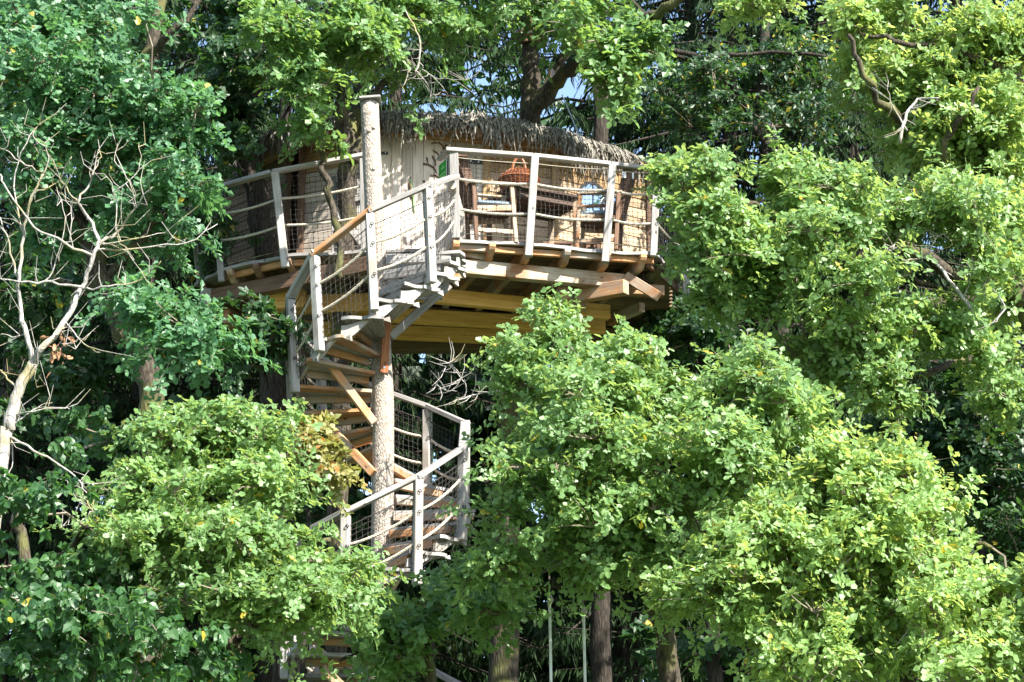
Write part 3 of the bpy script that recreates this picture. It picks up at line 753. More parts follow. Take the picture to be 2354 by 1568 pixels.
KN = [(40, 8.95), (0, 8.72), (-59, 8.14), (-98, 7.78), (-180, 7.20), (-360, 5.95), (-440, 5.20), (-540, 4.47), (-1300, -1.2)]
def zphi(ph):
    return float(np.interp(-ph, [-k[0] for k in KN], [k[1] for k in KN]))
def phz(z):
    return float(np.interp(-z, [-k[1] for k in KN], [k[0] for k in KN]))
RT = .93
def cyl(ph, r, z):
    c0 = pole_at(z); return Vector((c0.x+r*math.cos(R(ph)), YP+r*math.sin(R(ph)), z))
for k in range(60):
    z = 8.70-k*.182; ph = phz(z)
    if z < .1: break
    # frame: x radial outwards, y tangential (up the stair), z up
    x = Vector((math.cos(R(ph)), math.sin(R(ph)), 0)); y = Vector((-x.y, x.x, 0)); c0 = pole_at(z)
    Mx = Matrix((x, y, Vector((0, 0, 1)))).transposed().to_4x4(); Mx.translation = Vector((c0.x, YP, z))
    te = bpy.data.objects.new('tread', None); link(te, stair, Mx)
    # stepping board: wedge with a live outer edge, two planks
    jig = random.uniform(-.012, .012)
    for (y0a, y0b, y1a, y1b) in ((-.075, -.003, -.23, -.012), (.003, .075, -.004, .20)):
        ol = [(.115, y0a), (.115, y0b)]; m_ = 8
        for i in range(m_+1):
            s = i/m_; r_ = RT+jig+.02*math.sin(s*5+k); ol.append((r_, y1b*(1-s)+y1a*s))
        ol = ol[:2]+ol[2:]
        mb = MB(); nn2 = len(ol); zt_ = 0.0+random.uniform(-.002, .002)
        vs = [Mx @ Vector((a, b, zt_)) for a, b in ol]+[Mx @ Vector((a, b, zt_-.034)) for a, b in ol]
        mb.add(vs, [tuple(range(nn2))[::-1], tuple(range(nn2, 2*nn2))]+[(i, (i+1) % nn2, nn2+(i+1) % nn2, nn2+i) for i in range(nn2)])
        obj('step_board', mb, M['orange'] if 6 <= k <= 16 and y0a > 0 or k in (9, 11) else M['grey'], te, Mx)
    # radial bearer under the front of the tread
    beam('bearer', Mx @ Vector((.11, -.085, -.071)), Mx @ Vector((.80, -.17, -.071)), .05, .074, M['orange'] if k > 3 else M['grey'], te)
    # outer fascia: wavy hung plank, tangential
    fh = 1.0 if k < 7 or k > 20 else .62
    ol = []
    m_ = 12
    for i in range(m_+1):
        s = i/m_; ol.append((-.27+.52*s, -.038-.012*math.sin(s*9)))
    for i in range(m_+1):
        s = 1-i/m_; ol.append((-.27+.52*s, -.055+fh*(-.05-.05*math.sin(s*6.3+.6)-.03*math.cos(s*3.1))))
    ol[0] = (-.245, -.045)
    Mf = Matrix((y, -x, Vector((0, 0, 1)))).transposed().to_4x4(); Mf.translation = Mx @ Vector((.875, 0, 0))
    tilt = Matrix.Rotation(R(-9), 4, 'Y'); Mf2 = Mf @ tilt
    mb = MB(); mb.prism(ol, .032, Mf2); obj('wavy_fascia', mb, M['post'], te, Mf2)
# newel posts
NP = [(-53, 8.18, 9.19), (-90, 7.83, 8.85), (-127, 7.46, 8.46), (-154, 7.12, 8.10), (-190, 6.98, 7.98), (-226, 6.73, 7.75), (-262, 6.48, 7.5), (-296, 6.25, 7.27), (-328, 6.0, 7.0), (-392, 5.58, 6.50), (-426, 5.08, 6.12), (-468, 4.75, 5.76)]
for i in range(1, 14): NP.append((-468-38*i, zphi(-468-38*i)-.16, zphi(-468-38*i)+.86))
newel = []
for ph, zb_, zt2 in NP:
    if zb_ < .15: break
    b = cyl(ph, .97, zb_); tpp = cyl(ph, .985, zt2)
    beam('newel_post', b, tpp, .085, .085, M['post'], stair, up=Vector((math.cos(R(ph)), math.sin(R(ph)), 0)), c=.008)
    newel.append((ph, b, tpp, zphi(ph)))
# handrails, ropes, wires, nets between the posts
top0 = P(1046, 412, 22.86); base0 = Vector((top0.x-.05, top0.y, ZD+.02))
RN = 0
def eyebolt(p, parent):
    mb = MB(); mb.tube([p+Vector((math.cos(a)*.016, -.01, math.sin(a)*.016)) for a in np.linspace(0, 6.283, 9)], .0045, 4, cap=False); mb.tube([p, p+Vector((0, .05, 0))], .005, 4)
    obj('eye_bolt', mb, M['iron'], parent)
for ph, b_, t3, z_ in newel[:13]:
    for q in (.36, .68, .88): eyebolt(b_.lerp(t3, q)+Vector((.02, -.05, 0)), stair)
for tp_ in tops:
    for zz in (.34, .68): eyebolt(at(tp_, ZD+RH*zz-.01)+Vector((.03, -.05, 0)), rail)
def runs(a, b, ba, bb, first=False, upper=True):
    up = Vector((0, 0, .03)); d = (b-a).normalized()
    global RN; RN += 1; beam('handrail', a+up-d*.035, b+up+d*.035, .10, .05, M['orange'] if RN == 3 else M['grey'], stair)
    Z = Vector((0, 0, 1))
    for q in (.66, .33):
        obj('rope', twist_rope(sag(ba.lerp(a, q), bb.lerp(b, q), .045), .0145), M['rope'], stair)
    mb = MB(); mb.tube(sag(ba.lerp(a, .86), bb.lerp(b, .86), .008), .004, 4); obj('tension_wire', mb, M['net'], stair)
    net(ba.lerp(a, .0), bb.lerp(b, .0), ba.lerp(a, .86), bb.lerp(b, .86), cell=.058, parent=stair)
runs(top0, newel[0][2], Vector((top0.x-.02, top0.y, ZD-.1)), newel[0][1]+Vector((0, 0, .1)))
for i in range(len(newel)-1):
    a, b = newel[i], newel[i+1]; off = Vector((0, 0, .12))
    runs(a[2], b[2], a[1]+off, b[1]+off)
# log end carrying the rope at the top
mb = MB(); q = P(1040, 428, 22.8); mb.tube([q+Vector((0, -.05, 0)), q+Vector((0, .12, 0))], .05, 10); obj('log_peg', mb, M['pale'], stair)
# diagonal braces
def br(u0, v0, Y0, u1, v1, Y1, mat='stain', w_=.07, h_=.09): beam('brace', P(u0, v0, Y0), P(u1, v1, Y1), w_, h_, M[mat], stair)
br(1032, 655, 22.35, 897, 775, 22.12, 'grey', .06, .09); br(891, 716, 22.02, 882, 858, 22.14, 'reddish', .085, .035)
br(758, 838, 21.95, 860, 972, 22.13, 'orange', .05, .085); br(754, 978, 22.45, 858, 1088, 22.2, 'orange', .05, .085)
br(884, 722, 21.98, 862, 755, 22.12, 'reddish', .05, .07); br(740, 1536, 22.0, 850, 1640, 22.12, 'stain'); br(930, 1298, 21.9, 885, 1370, 22.1, 'stain')
# screw heads in the braces
for (u, v, Y) in ((892, 726, 21.97), (884, 845, 22.09)):
    q = P(u, v, Y-.01); mb = MB(); mb.tube([q, q+Vector((0, -.01, 0))], .012, 8); obj('screw', mb, M['steel'], stair)
# landing bracket at the top of the stair
for (u0, v0, u1, v1, m_) in ((1012, 628, 1058, 618, 'post'), (1010, 640, 1060, 634, 'stain'), (1036, 600, 1060, 612, 'post')):
    beam('landing_block', P(u0, v0, 22.55), P(u1, v1, 22.8), .14, .07, M[m_], stair)

# ================================================================== SWING ROPES
for (u, v0, txt) in ((1263, 1366, 'left of two long pale swing ropes hanging from the low oak bough'), (1341, 1392, 'right of two long pale swing ropes hanging, with a knot at its top')):
    Yr = 19.6; p0 = P(u, v0, Yr); p1 = Vector((p0.x+.06, Yr, .55))
    mb = MB(); mb.tube([p0, p0.lerp(p1, .3), p1], .014, 6)
    t_ = thing('swing_rope', txt, 'rope', p1, 'swing ropes'); obj('rope_strand', mb, M['white'], t_)
    mb = MB(); mb.tube([p0+Vector((0, 0, .0)), p0+Vector((.01, 0, -.05)), p0+Vector((-.005, 0, -.11))], [.012, .03, .012], 8); obj('knot', mb, M['rope'], t_)
    mb = MB(); mb.tube([p0, p0+Vector((0, 0, .25))], .008, 5); obj('sling', mb, M['twig'], t_)
sw = beam('swing_board', (P(1263, 1366, 19.6).x-.0, 19.6, .52), (P(1341, 1392, 19.6).x+.12, 19.6, .52), .22, .035, M['brown'], None)
tag(sw, 'wooden swing board at the lower ends of the two pale ropes', 'swing')

# ================================================================== TREES
def limb_pts(pts, n=6, wob=.05, seed=0):
    r_ = random.Random(seed); out = []
    for i in range(len(pts)-1):
        p0 = pts[max(i-1, 0)]; p1 = pts[i]; p2 = pts[i+1]; p3 = pts[min(i+2, len(pts)-1)]
        for k in range(n):
            t = k/n
            q = .5*((2*p1)+(p2-p0)*t+(2*p0-5*p1+4*p2-p3)*t*t+(3*p1-p0-3*p2+p3)*t**3)
            out.append(q+Vector((r_.uniform(-wob, wob), r_.uniform(-wob, wob), r_.uniform(-wob, wob))) if (k or i) else q)
    out.append(pts[-1]); return out
def branch_obj(name, pts, r0, r1, mat, parent, n=6, sides=10, wob=.03, seed=0):
    q = limb_pts(pts, n, wob, seed); m_ = len(q)
    rr = [r0+(r1-r0)*(i/(m_-1))**.8 for i in range(m_)]
    r_ = random.Random(seed+1); rr = [a*r_.uniform(.93, 1.07) for a in rr]
    mb = MB(); mb.tube(q, rr, sides); obj(name, mb, mat, parent, smooth=True); return q

# leaf outlines (x across, y along), fan centre first
OAK = np.array([(0, .5), (0, 0), (.17, .22), (.05, .40), (.28, .63), (.10, 1.02), (-.11, .98), (-.27, .60), (-.06, .38), (-.16, .25)])
HEART = np.array([(0, .45), (0, .0), (.30, .14), (.36, .45), (.17, .78), (0, 1.02), (-.17, .78), (-.36, .45), (-.30, .14)])
SMALL = np.array([(0, .5), (0, 0), (.28, .42), (0, 1.0), (-.28, .42)])
def leaves_mesh(name, pos, dirs, nrm, size, outline, tint, fold=.16, curl=.12):
    """pos,dirs,nrm: (N,3) stem point, leaf direction, face normal"""
    N = len(pos); k = len(outline); m = k-1
    dirs = dirs/np.linalg.norm(dirs, axis=1, keepdims=True)
    nrm = nrm - (nrm*dirs).sum(1, keepdims=True)*dirs; nl = np.linalg.norm(nrm, axis=1, keepdims=True); nrm = nrm/np.maximum(nl, 1e-6)
    side = np.cross(dirs, nrm)
    ox, oy = outline[:, 0], outline[:, 1]; oz = fold*np.abs(ox)*1.2 - curl*(oy-.3)**2
    wv = rng.normal(0, .03, (N, k))
    wid = rng.uniform(.85, 1.2, (N, 1))
    V = (pos[:, None, :] + size[:, None, None]*((ox[None, :, None]*wid[:, :, None])*side[:, None, :] + oy[None, :, None]*dirs[:, None, :] + (oz[None, :]+wv)[:, :, None]*nrm[:, None, :]))
    V = V.reshape(-1, 3).astype(np.float32)
    idx = np.arange(m); tri = np.stack([np.zeros(m, int), idx+1, (idx+1) % m+1], 1)
    T = (tri[None]+(np.arange(N)*k)[:, None, None]).reshape(-1).astype(np.int32)
    me = bpy.data.meshes.new(name); nt_ = N*m
    me.vertices.add(N*k); me.vertices.foreach_set('co', V.ravel())
    me.loops.add(nt_*3); me.loops.foreach_set('vertex_index', T)
    me.polygons.add(nt_); me.polygons.foreach_set('loop_start', np.arange(nt_, dtype=np.int32)*3); me.polygons.foreach_set('loop_total', np.full(nt_, 3, np.int32))
    me.polygons.foreach_set('use_smooth', np.zeros(nt_, bool))
    at_ = me.attributes.new('tint', 'FLOAT', 'POINT'); at_.data.foreach_set('value', np.repeat(tint, k).astype(np.float32))
    me.update(calc_edges=True); return me
def unit(a): return a/np.maximum(np.linalg.norm(a, axis=1, keepdims=True), 1e-6)
SUNA = np.array(SUN)
NLEAF = 0; COVER = 4.2; GAP = -.16
def crown(parent, blobs, mat, leaf='oak', size=.12, cover=1.5, cr=(.15, .34), dens=1.0, limbs=None, twigmat=None, seed=1, droop=0.0, flat=.85, name='crown', per=6, yellow=0.0, gap=None):
    """blobs: (u, v, ru, rv, Y, ry[, cover multiplier]) -> clumps -> rosettes of leaves"""
    global NLEAF
    g = np.random.default_rng(seed); cs = []; rs_ = []
    for b in blobs:
        u, v, ru, rv, Y, ry = b[:6]; k = b[6] if len(b) > 6 else 1.0
        s = ppm(Y); sh = .55*(cr[0]+cr[1])/2*s; ru, rv = max(ru-sh, ru*.35), max(rv-sh, rv*.35); area = math.pi*ru*rv/s/s; n = max(2, int(cover*k*(area+.12)/(math.pi*((cr[0]+cr[1])/2)**2)*COVER+.5))
        for _ in range(n):
            while True:
                a = g.uniform(-1, 1, 3)
                if (a**2).sum() <= 1: break
            if g.random() < .27: a = a*g.uniform(1.0, 1.38)
            cc = P(u+a[0]*ru, v+a[1]*rv, Y+a[2]*ry)
            if mnoise.noise(cc*1.35+Vector((seed*3.1, 0, 0))) < (GAP if gap is None else gap): continue
            cs.append(cc); rs_.append(g.uniform(*cr)*(1 if g.random() < .7 else .65))
    cs = np.array(cs); rs_ = np.array(rs_); nb = np.maximum(5, (50*dens*(rs_/.42)**2*(.12/size)**1.6*6/per)).astype(int)
    idx = np.repeat(np.arange(len(cs)), nb); N = len(idx)
    d = unit(g.normal(size=(N, 3))); d[:, 2] = np.where((d[:, 2] < -.15) & (g.random(N) < .75), -d[:, 2], d[:, 2])
    rr = rs_[idx]*np.where(g.random(N) < .25, g.uniform(.2, .7, N), g.uniform(.7, 1.08, N))
    sub = unit(g.normal(size=(len(cs), 3)))*np.array([1, 1, .4]); stretch = .85+.85*np.abs((d*sub[idx]).sum(1))**1.5
    c = cs[idx] + d*(rr*stretch)[:, None]*np.array([1, 1, flat])
    # shoots: short runs of rosettes poking out of the clump
    ns = np.maximum(2, (nb*.055).astype(int)); si = np.repeat(np.arange(len(cs)), ns); M_ = len(si)
    sd_ = unit(g.normal(size=(M_, 3))+np.array([0, -.15, .35])); c_s = []; d_s = []; i_s = []
    for q in (1.0, 1.32, 1.62, 1.85):
        c_s.append(cs[si]+sd_*(rs_[si]*q)[:, None]*np.array([1, 1, .9])+np.array([0, 0, -.12*(q-1)**2])); d_s.append(sd_); i_s.append(si)
    c = np.concatenate([c]+c_s); d = np.concatenate([d]+d_s); idx = np.concatenate([idx]+i_s); N = len(idx)
    ax = unit(d*.9+np.array([0, -.10, .5-droop*1.6])+.4*SUNA+g.normal(0, .6, (N, 3)))
    # rosettes
    K = per; ref = unit(g.normal(size=(N, 3))); p1 = unit(np.cross(ax, ref)); p2 = np.cross(ax, p1)
    pos = []; dr = []; nr = []
    clt = g.uniform(0, 1, len(cs))
    for k in range(K):
        th = 2*np.pi*k/K + g.normal(0, .25, N); el = g.uniform(-.25, .75, N)
        rad = p1*np.cos(th)[:, None]+p2*np.sin(th)[:, None]
        dd = rad*np.cos(el)[:, None]+ax*np.sin(el)[:, None]
        dd[:, 2] -= .12+droop
        nn_ = ax*np.cos(el)[:, None]-rad*np.sin(el)[:, None]+g.normal(0, .28, (N, 3))
        pos.append(c+dd*.012-ax*(g.uniform(0, .5, N)*size)[:, None]); dr.append(dd); nr.append(nn_)
    pos = np.concatenate(pos); dr = np.concatenate(dr); nr = np.concatenate(nr)
    nt_ = len(pos); sz = size*g.uniform(.55, 1.25, nt_)
    tint = np.clip(np.tile(clt[idx], K)*.45+g.uniform(0, .55, nt_), 0, .95); tint[g.random(nt_) < .006+yellow] = 1.0
    outl = {'oak': OAK, 'heart': HEART, 'small': SMALL}[leaf]
    me = leaves_mesh(name, pos, dr, nr, sz, outl, tint); me.materials.append(mat)
    NLEAF += nt_*(len(outl)-1)
    o = obj(name, me, mat, parent, kind='stuff')
    # twigs: from clump centres to rosettes, and from the limbs to the clumps
    tw_ = MB(); gg = random.Random(seed)
    for i in range(len(cs)):
        c0 = Vector(cs[i]); own = np.nonzero(idx == i)[0]
        pick = own[::max(1, len(own)//7)]
        for j in pick:
            e = Vector(c[j]); m_ = c0.lerp(e, .5)+Vector((gg.uniform(-.04, .04), gg.uniform(-.04, .04), gg.uniform(-.02, .05)))
            tw_.tube([c0, m_, e], [.007, .005, .0025], 3, cap=False)
    if limbs:
        nodes = np.array([tuple(p) for l in limbs for p in l]); todo = list(range(len(cs)))
        d0 = np.array([np.linalg.norm(nodes-cs[i], axis=1).min() for i in todo]); todo = [int(i) for i in np.argsort(d0)]
        for i in todo:
            dd = np.linalg.norm(nodes-cs[i], axis=1)+np.maximum(0, nodes[:, 2]-cs[i][2])*.5; j = int(dd.argmin())
            a = Vector(nodes[j]); b = Vector(cs[i]); L_ = (b-a).length
            if L_ < 1.5:
                m1 = a.lerp(b, .35)+Vector((gg.uniform(-.14, .14), gg.uniform(-.14, .14), gg.uniform(-.16, .10)))*L_; m2 = a.lerp(b, .7)+Vector((gg.uniform(-.12, .12), gg.uniform(-.1, .1), gg.uniform(-.10, .10)))*L_
                r0 = .008+.010*L_; tw_.tube([a, m1, m2, b], [r0, r0*.8, r0*.6, .006], 4, cap=False)
            nodes = np.vstack([nodes, cs[i]])
    obj('twigs', tw_, twigmat or M['twig'], parent, kind='stuff')
    return cs
def tree(name, label, cat, trunk, r0, r1, limbs, blobs, leafm, bk='oakbark', seed=1, group=None, **kw):
    """trunk: list of (u,v,Y); carried on down to the ground"""
    tp = [P(*q) for q in trunk]; b = tp[0]
    foot = Vector((b.x+(b.x-tp[1].x)*.15, b.y, -.15))
    t_ = thing(name, label, cat, (foot.x, foot.y, 0), group)
    mid = Vector(((b.x*.7+foot.x*.3), b.y, b.z*.5))
    ls = [branch_obj('trunk', [foot, mid]+tp, r0, r1, M[bk], t_, 5, 14, .03, seed)]
    for i, (pts, a0, a1) in enumerate(limbs):
        ls.append(branch_obj('limb', [P(*q) for q in pts], a0, a1, M[bk], t_, 5, 8, .04, seed*31+i))
    if blobs: crown(t_, blobs, leafm, limbs=ls, seed=seed, **kw)
    return t_

tree('oak_tree', 'big oak passing through the hut, its bare trunk rising above the thatched roof', 'tree',
     [(1160, 1500, 25.6), (1165, 1250, 25.6), (1180, 800, 25.7), (1215, 330, 25.8), (1222, 180, 25.8), (1222, 60, 25.8), (1215, -200, 25.8)], .21, .10,
     [([(1218, 290, 25.6), (1262, 205, 25.3), (1310, 165, 25.0), (1378, 138, 24.6), (1420, 95, 24.3), (1470, 55, 24.0), (1540, 10, 23.6), (1650, -60, 23.3)], .10, .05),
      ([(1232, 250, 25.7), (1278, 160, 25.7), (1320, 105, 25.6), (1400, 20, 25.5)], .09, .04),
      ([(1262, 725, 25.0), (1290, 700, 24.8), (1350, 672, 24.4), (1420, 650, 24.1), (1480, 640, 23.9), (1550, 600, 23.6)], .13, .07)],
     [(1330, 45, 140, 75, 24.3, .8), (1400, 130, 90, 60, 24.0, .6), (1445, 215, 55, 75, 23.9, .4), (1480, 90, 80, 80, 24, .6), (1280, 20, 80, 50, 24.6, .6), (1390, 180, 50, 40, 24, .4, .8), (1400, -120, 420, 80, 24.5, 1.2, .7), (1130, -50, 120, 60, 24.6, .8), (1150, 30, 40, 60, 24.4, .4)],
     M['leafS'], seed=11, cover=1.25)
tree('oak_tree', 'forked mossy oak growing up through the deck left of the barked pole', 'tree',
     [(790, 700, 24.2), (795, 560, 24.1), (800, 420, 24.0), (803, 330, 23.95)], .13, .10,
     [([(802, 380, 23.95), (785, 250, 23.8), (775, 130, 23.8), (765, -60, 23.9)], .10, .06),
      ([(803, 340, 23.95), (820, 240, 24.6), (860, 150, 24.8), (895, 80, 24.9), (905, 5, 25), (900, -120, 25)], .115, .08),
      ([(812, 370, 23.7), (838, 300, 23.9), (860, 225, 24.2), (911, 160, 24.4), (1018, 77, 24.6), (1100, 20, 24.7)], .065, .035),
      ([(780, 640, 23.3), (772, 520, 23.3), (757, 440, 23.3), (738, 370, 23.25), (742, 300, 23.2), (700, 210, 23.1)], .045, .035),
      ([(700, 210, 23.1), (670, 120, 23), (640, 40, 23)], .04, .02)],
     [(640, 60, 110, 75, 22.9, .6), (800, 65, 90, 65, 22.9, .6), (715, 195, 70, 55, 23.0, .5), (785, 262, 45, 45, 22.7, .3), (700, 305, 45, 35, 22.9, .3, .8), (750, 320, 30, 30, 22.9, .2, .7), (960, 25, 110, 40, 24, .5), (845, 110, 50, 50, 23, .4), (880, 100, 40, 50, 23.2, .4, .7), (930, 190, 60, 30, 24.4, .3, .7), (760, 130, 60, 50, 23, .4), (1050, 55, 60, 45, 24.2, .4, .7), (750, -110, 300, 80, 23.5, 1.0, .7), (590, 170, 40, 50, 24.6, .4, .5)],
     M['leafS'], seed=12, cover=1.3)
tree('oak_tree', 'dark thick trunk standing in the shade behind the left deck railing', 'tree',
     [(655, 1500, 24.9), (640, 1100, 24.9), (620, 700, 24.9), (592, 470, 24.9), (560, 300, 25.0), (600, 150, 25.2), (620, -60, 25.2)], .19, .12,
     [([(590, 330, 25), (540, 240, 24.9), (470, 160, 24.7)], .07, .04), ([(600, 150, 25.2), (660, 60, 25), (700, -60, 25)], .07, .04)],
     [(560, 130, 120, 90, 24.6, .7), (530, 280, 60, 50, 24.6, .5), (480, 210, 80, 80, 24.6, .6), (530, 350, 40, 25, 24.4, .3, .5), (580, 30, 140, 60, 25, .8), (480, 520, 50, 60, 24.3, .4, .7), (500, 580, 40, 30, 24.3, .3, .7)],
     M['leafD'], seed=13, cover=1.5, bk='darkbark', leaf='heart', size=.09, cr=(.2, .38))
tree('oak_tree', 'left oak with curving trunk and cool green leafy crown filling the upper left', 'tree',
     [(352, 1100, 21.6), (350, 1030, 21.6), (348, 900, 21.6), (325, 820, 21.5), (275, 735, 21.4), (216, 590, 21.3), (200, 480, 21.3), (225, 340, 21.3), (262, 282, 21.3), (330, 140, 21.3), (380, -40, 21.3)], .17, .06,
     [([(210, 560, 21.3), (120, 430, 21), (60, 300, 20.8)], .07, .03), ([(205, 372, 21.3), (130, 250, 21), (110, 120, 21)], .06, .03), ([(240, 640, 21.3), (350, 520, 21), (440, 430, 20.9)], .05, .02), ([(300, 780, 21.4), (390, 760, 20.9), (470, 745, 20.6)], .045, .02), ([(330, 140, 21.3), (420, 60, 21), (470, -20, 21)], .05, .03), ([(345, 850, 21.6), (230, 700, 21.4), (120, 640, 21.2)], .04, .02)],
     [(90, 170, 130, 120, 20.6, .9), (340, 45, 120, 60, 20.3, .6, 1.2), (230, 190, 160, 80, 20.8, .8), (400, 240, 115, 65, 20.7, .7), (110, 300, 130, 80, 20.8, .8), (405, 390, 65, 70, 20.6, .6), (350, 440, 110, 60, 20.8, .6), (50, 420, 90, 80, 21, .8), (160, 540, 150, 90, 21.6, .8), (390, 560, 90, 60, 21.6, .5), (400, 775, 100, 80, 20.2, .7, 1.2), (320, 690, 70, 50, 20.6, .5), (480, 812, 40, 40, 20.2, .4), (40, 60, 90, 70, 20.8, .7), (180, 60, 140, 60, 21.5, .9), (445, 325, 45, 35, 20.6, .4), (448, 440, 25, 42, 20.5, .4), (200, -120, 350, 90, 21, 1.2, .6), (-120, 250, 90, 300, 21, 1.0, .5), (250, 310, 80, 50, 20.7, .5), (330, 330, 130, 60, 21.0, .6)],
     M['leafL'], seed=14, size=.105, cover=1.5)
tree('oak_tree', 'low sunlit oak crown spreading across the lower left in front of the staircase foot', 'tree',
     [(560, 1660, 18.6), (540, 1500, 18.6), (520, 1300, 18.6), (500, 1100, 18.6)], .12, .05,
     [([(530, 1400, 18.6), (650, 1280, 18.2), (760, 1240, 18.0)], .05, .02), ([(530, 1350, 18.6), (400, 1230, 18.2), (300, 1160, 18)], .05, .02), ([(520, 1280, 18.6), (620, 1110, 18.5), (680, 1000, 18.4)], .05, .02), ([(540, 1480, 18.6), (700, 1420, 18.3), (820, 1360, 18.2)], .05, .02), ([(510, 1200, 18.6), (440, 1060, 18.4), (420, 980, 18.3)], .04, .02)],
     [(480, 1000, 90, 70, 18.0, .5), (600, 1010, 80, 55, 18.1, .5), (400, 1130, 150, 85, 17.8, .7), (610, 1130, 85, 85, 18.0, .6), (330, 1230, 110, 85, 17.6, .6), (520, 1230, 170, 90, 17.7, .8), (680, 1280, 95, 80, 17.8, .6), (480, 1350, 170, 80, 17.7, .8), (690, 1375, 95, 55, 17.7, .6), (760, 1330, 60, 40, 17.9, .4), (550, 1430, 110, 45, 17.8, .6), (670, 1415, 50, 25, 17.9, .4), (800, 1345, 35, 25, 18.1, .3), (390, 1010, 40, 40, 18, .3, .8)],
     M['leafR'], seed=15, cover=2.1, size=.086)
tree('linden_tree', 'linden with heart shaped drooping leaves in the lower left corner', 'tree',
     [(120, 1700, 18), (110, 1500, 18), (60, 1300, 18), (40, 1180, 18)], .12, .04,
     [([(110, 1500, 18), (300, 1440, 17.6), (430, 1450, 17.4)], .05, .02), ([(80, 1350, 18), (180, 1240, 17.6), (230, 1200, 17.4)], .04, .02)],
     [(70, 1170, 100, 70, 17.2, .5), (130, 1270, 120, 70, 17.2, .6), (80, 1420, 120, 110, 17.4, .8), (240, 1420, 140, 90, 17.4, .7), (350, 1500, 150, 70, 17.2, .7), (150, 1530, 170, 70, 17.1, .6), (480, 1540, 80, 35, 17.5, .5), (230, 1330, 80, 50, 17.6, .5), (150, 1060, 70, 40, 20, .6, .7), (250, 990, 130, 70, 22, .8, .9), (-150, 1350, 120, 250, 17.5, 1, .7)],
     M['linden'], seed=16, cover=1.35, leaf='heart', size=.085, droop=.75, cr=(.18, .38), dens=.8, per=5, yellow=.008)
tree('oak_tree', 'large sunlit oak whose bright crown fills the lower middle right below the deck', 'tree',
     [(1540, 1700, 20.4), (1534, 1500, 20.3), (1505, 1380, 20.0), (1450, 1270, 19.6), (1475, 1140, 19.3), (1500, 1060, 19.2)], .125, .06,
     [([(1440, 1220, 19.3), (1370, 1080, 18.8), (1310, 960, 18.7), (1280, 820, 18.8), (1275, 720, 18.9)], .055, .012), ([(1480, 1130, 19.2), (1600, 1050, 18.9), (1700, 930, 18.8), (1760, 850, 18.8)], .06, .02), ([(1415, 1300, 19.4), (1300, 1260, 19), (1200, 1200, 18.9), (1150, 1120, 18.8)], .05, .02), ([(1410, 1350, 19.4), (1290, 1345, 19.3), (1200, 1340, 19.2), (1100, 1300, 19.1)], .05, .02), ([(1500, 1060, 19.2), (1450, 950, 18.9), (1420, 850, 18.8)], .045, .015), ([(1430, 1250, 19.3), (1600, 1250, 18.6), (1750, 1180, 18.4), (1850, 1150, 18.3)], .06, .02)],
     [(1275, 730, 12, 22, 18.9, .1, .3), (1268, 795, 32, 30, 18.8, .25, .6), (1195, 830, 40, 30, 18.8, .3, .7), (1310, 905, 115, 72, 18.5, .7), (1440, 825, 50, 35, 18.7, .4), (1200, 890, 60, 70, 18.6, .4), (1420, 900, 120, 90, 18.5, .7), (1190, 1070, 80, 80, 18.5, .6), (1320, 1020, 150, 100, 18.4, .8), (1470, 1040, 120, 110, 18.6, .8), (1160, 1190, 70, 50, 18.6, .4), (1290, 1180, 150, 90, 18.5, .8), (1450, 1180, 120, 100, 18.6, .7), (1610, 960, 110, 70, 18.8, .7), (1750, 880, 100, 75, 18.6, .6), (1800, 960, 110, 80, 18.6, .7), (1680, 1050, 140, 90, 18.5, .8), (1600, 1150, 120, 90, 18.6, .7), (1330, 1285, 110, 50, 18.7, .6), (1180, 1300, 110, 55, 18.7, .5), (1090, 1330, 75, 45, 18.9, .5, .8), (1450, 1295, 100, 50, 18.8, .5), (1540, 890, 60, 50, 18.8, .4, .8), (1560, 1280, 90, 60, 18.7, .6)],
     M['leafR'], gap=-.24, seed=17, cover=1.85, size=.088)
tree('oak_tree', 'brightest yellow green oak sweeping down across the lower right corner', 'tree',
     [(2100, 1800, 18.4), (2090, 1560, 18.4), (2060, 1420, 18.3), (2020, 1300, 18.2), (1990, 1180, 18.2)], .14, .05,
     [([(2060, 1420, 18.3), (1930, 1330, 17.9), (1820, 1290, 17.8), (1700, 1300, 17.8)], .05, .02), ([(2040, 1340, 18.3), (2180, 1260, 17.9), (2280, 1260, 17.8)], .05, .02), ([(2090, 1560, 18.4), (1960, 1480, 18), (1800, 1440, 17.9)], .05, .02), ([(2000, 1220, 18.2), (2070, 1150, 18), (2140, 1130, 18)], .04, .02)],
     [(1870, 1050, 120, 70, 18.1, .6), (1990, 1080, 100, 60, 18.1, .5), (2080, 1100, 60, 50, 18.1, .4), (1900, 1150, 130, 80, 17.9, .7), (2060, 1190, 130, 80, 17.9, .7), (1760, 1240, 130, 90, 17.9, .7), (1950, 1280, 180, 90, 17.6, .8), (2160, 1290, 140, 80, 17.7, .7), (1680, 1370, 130, 80, 17.8, .7), (1880, 1410, 150, 90, 17.5, .7), (2100, 1420, 170, 90, 17.4, .8), (2280, 1380, 110, 90, 17.5, .7), (1750, 1480, 60, 50, 17.8, .4, .8), (1950, 1520, 150, 60, 17.4, .6), (2180, 1530, 180, 60, 17.3, .7), (2320, 1480, 80, 100, 17.4, .6), (1580, 1375, 50, 40, 18, .4, .7), (1800, 1540, 60, 30, 17.6, .3, .7), (2550, 1400, 160, 260, 17.5, 1.2, .7)],
     M['leafY'], gap=-.24, seed=18, cover=1.9, size=.088)
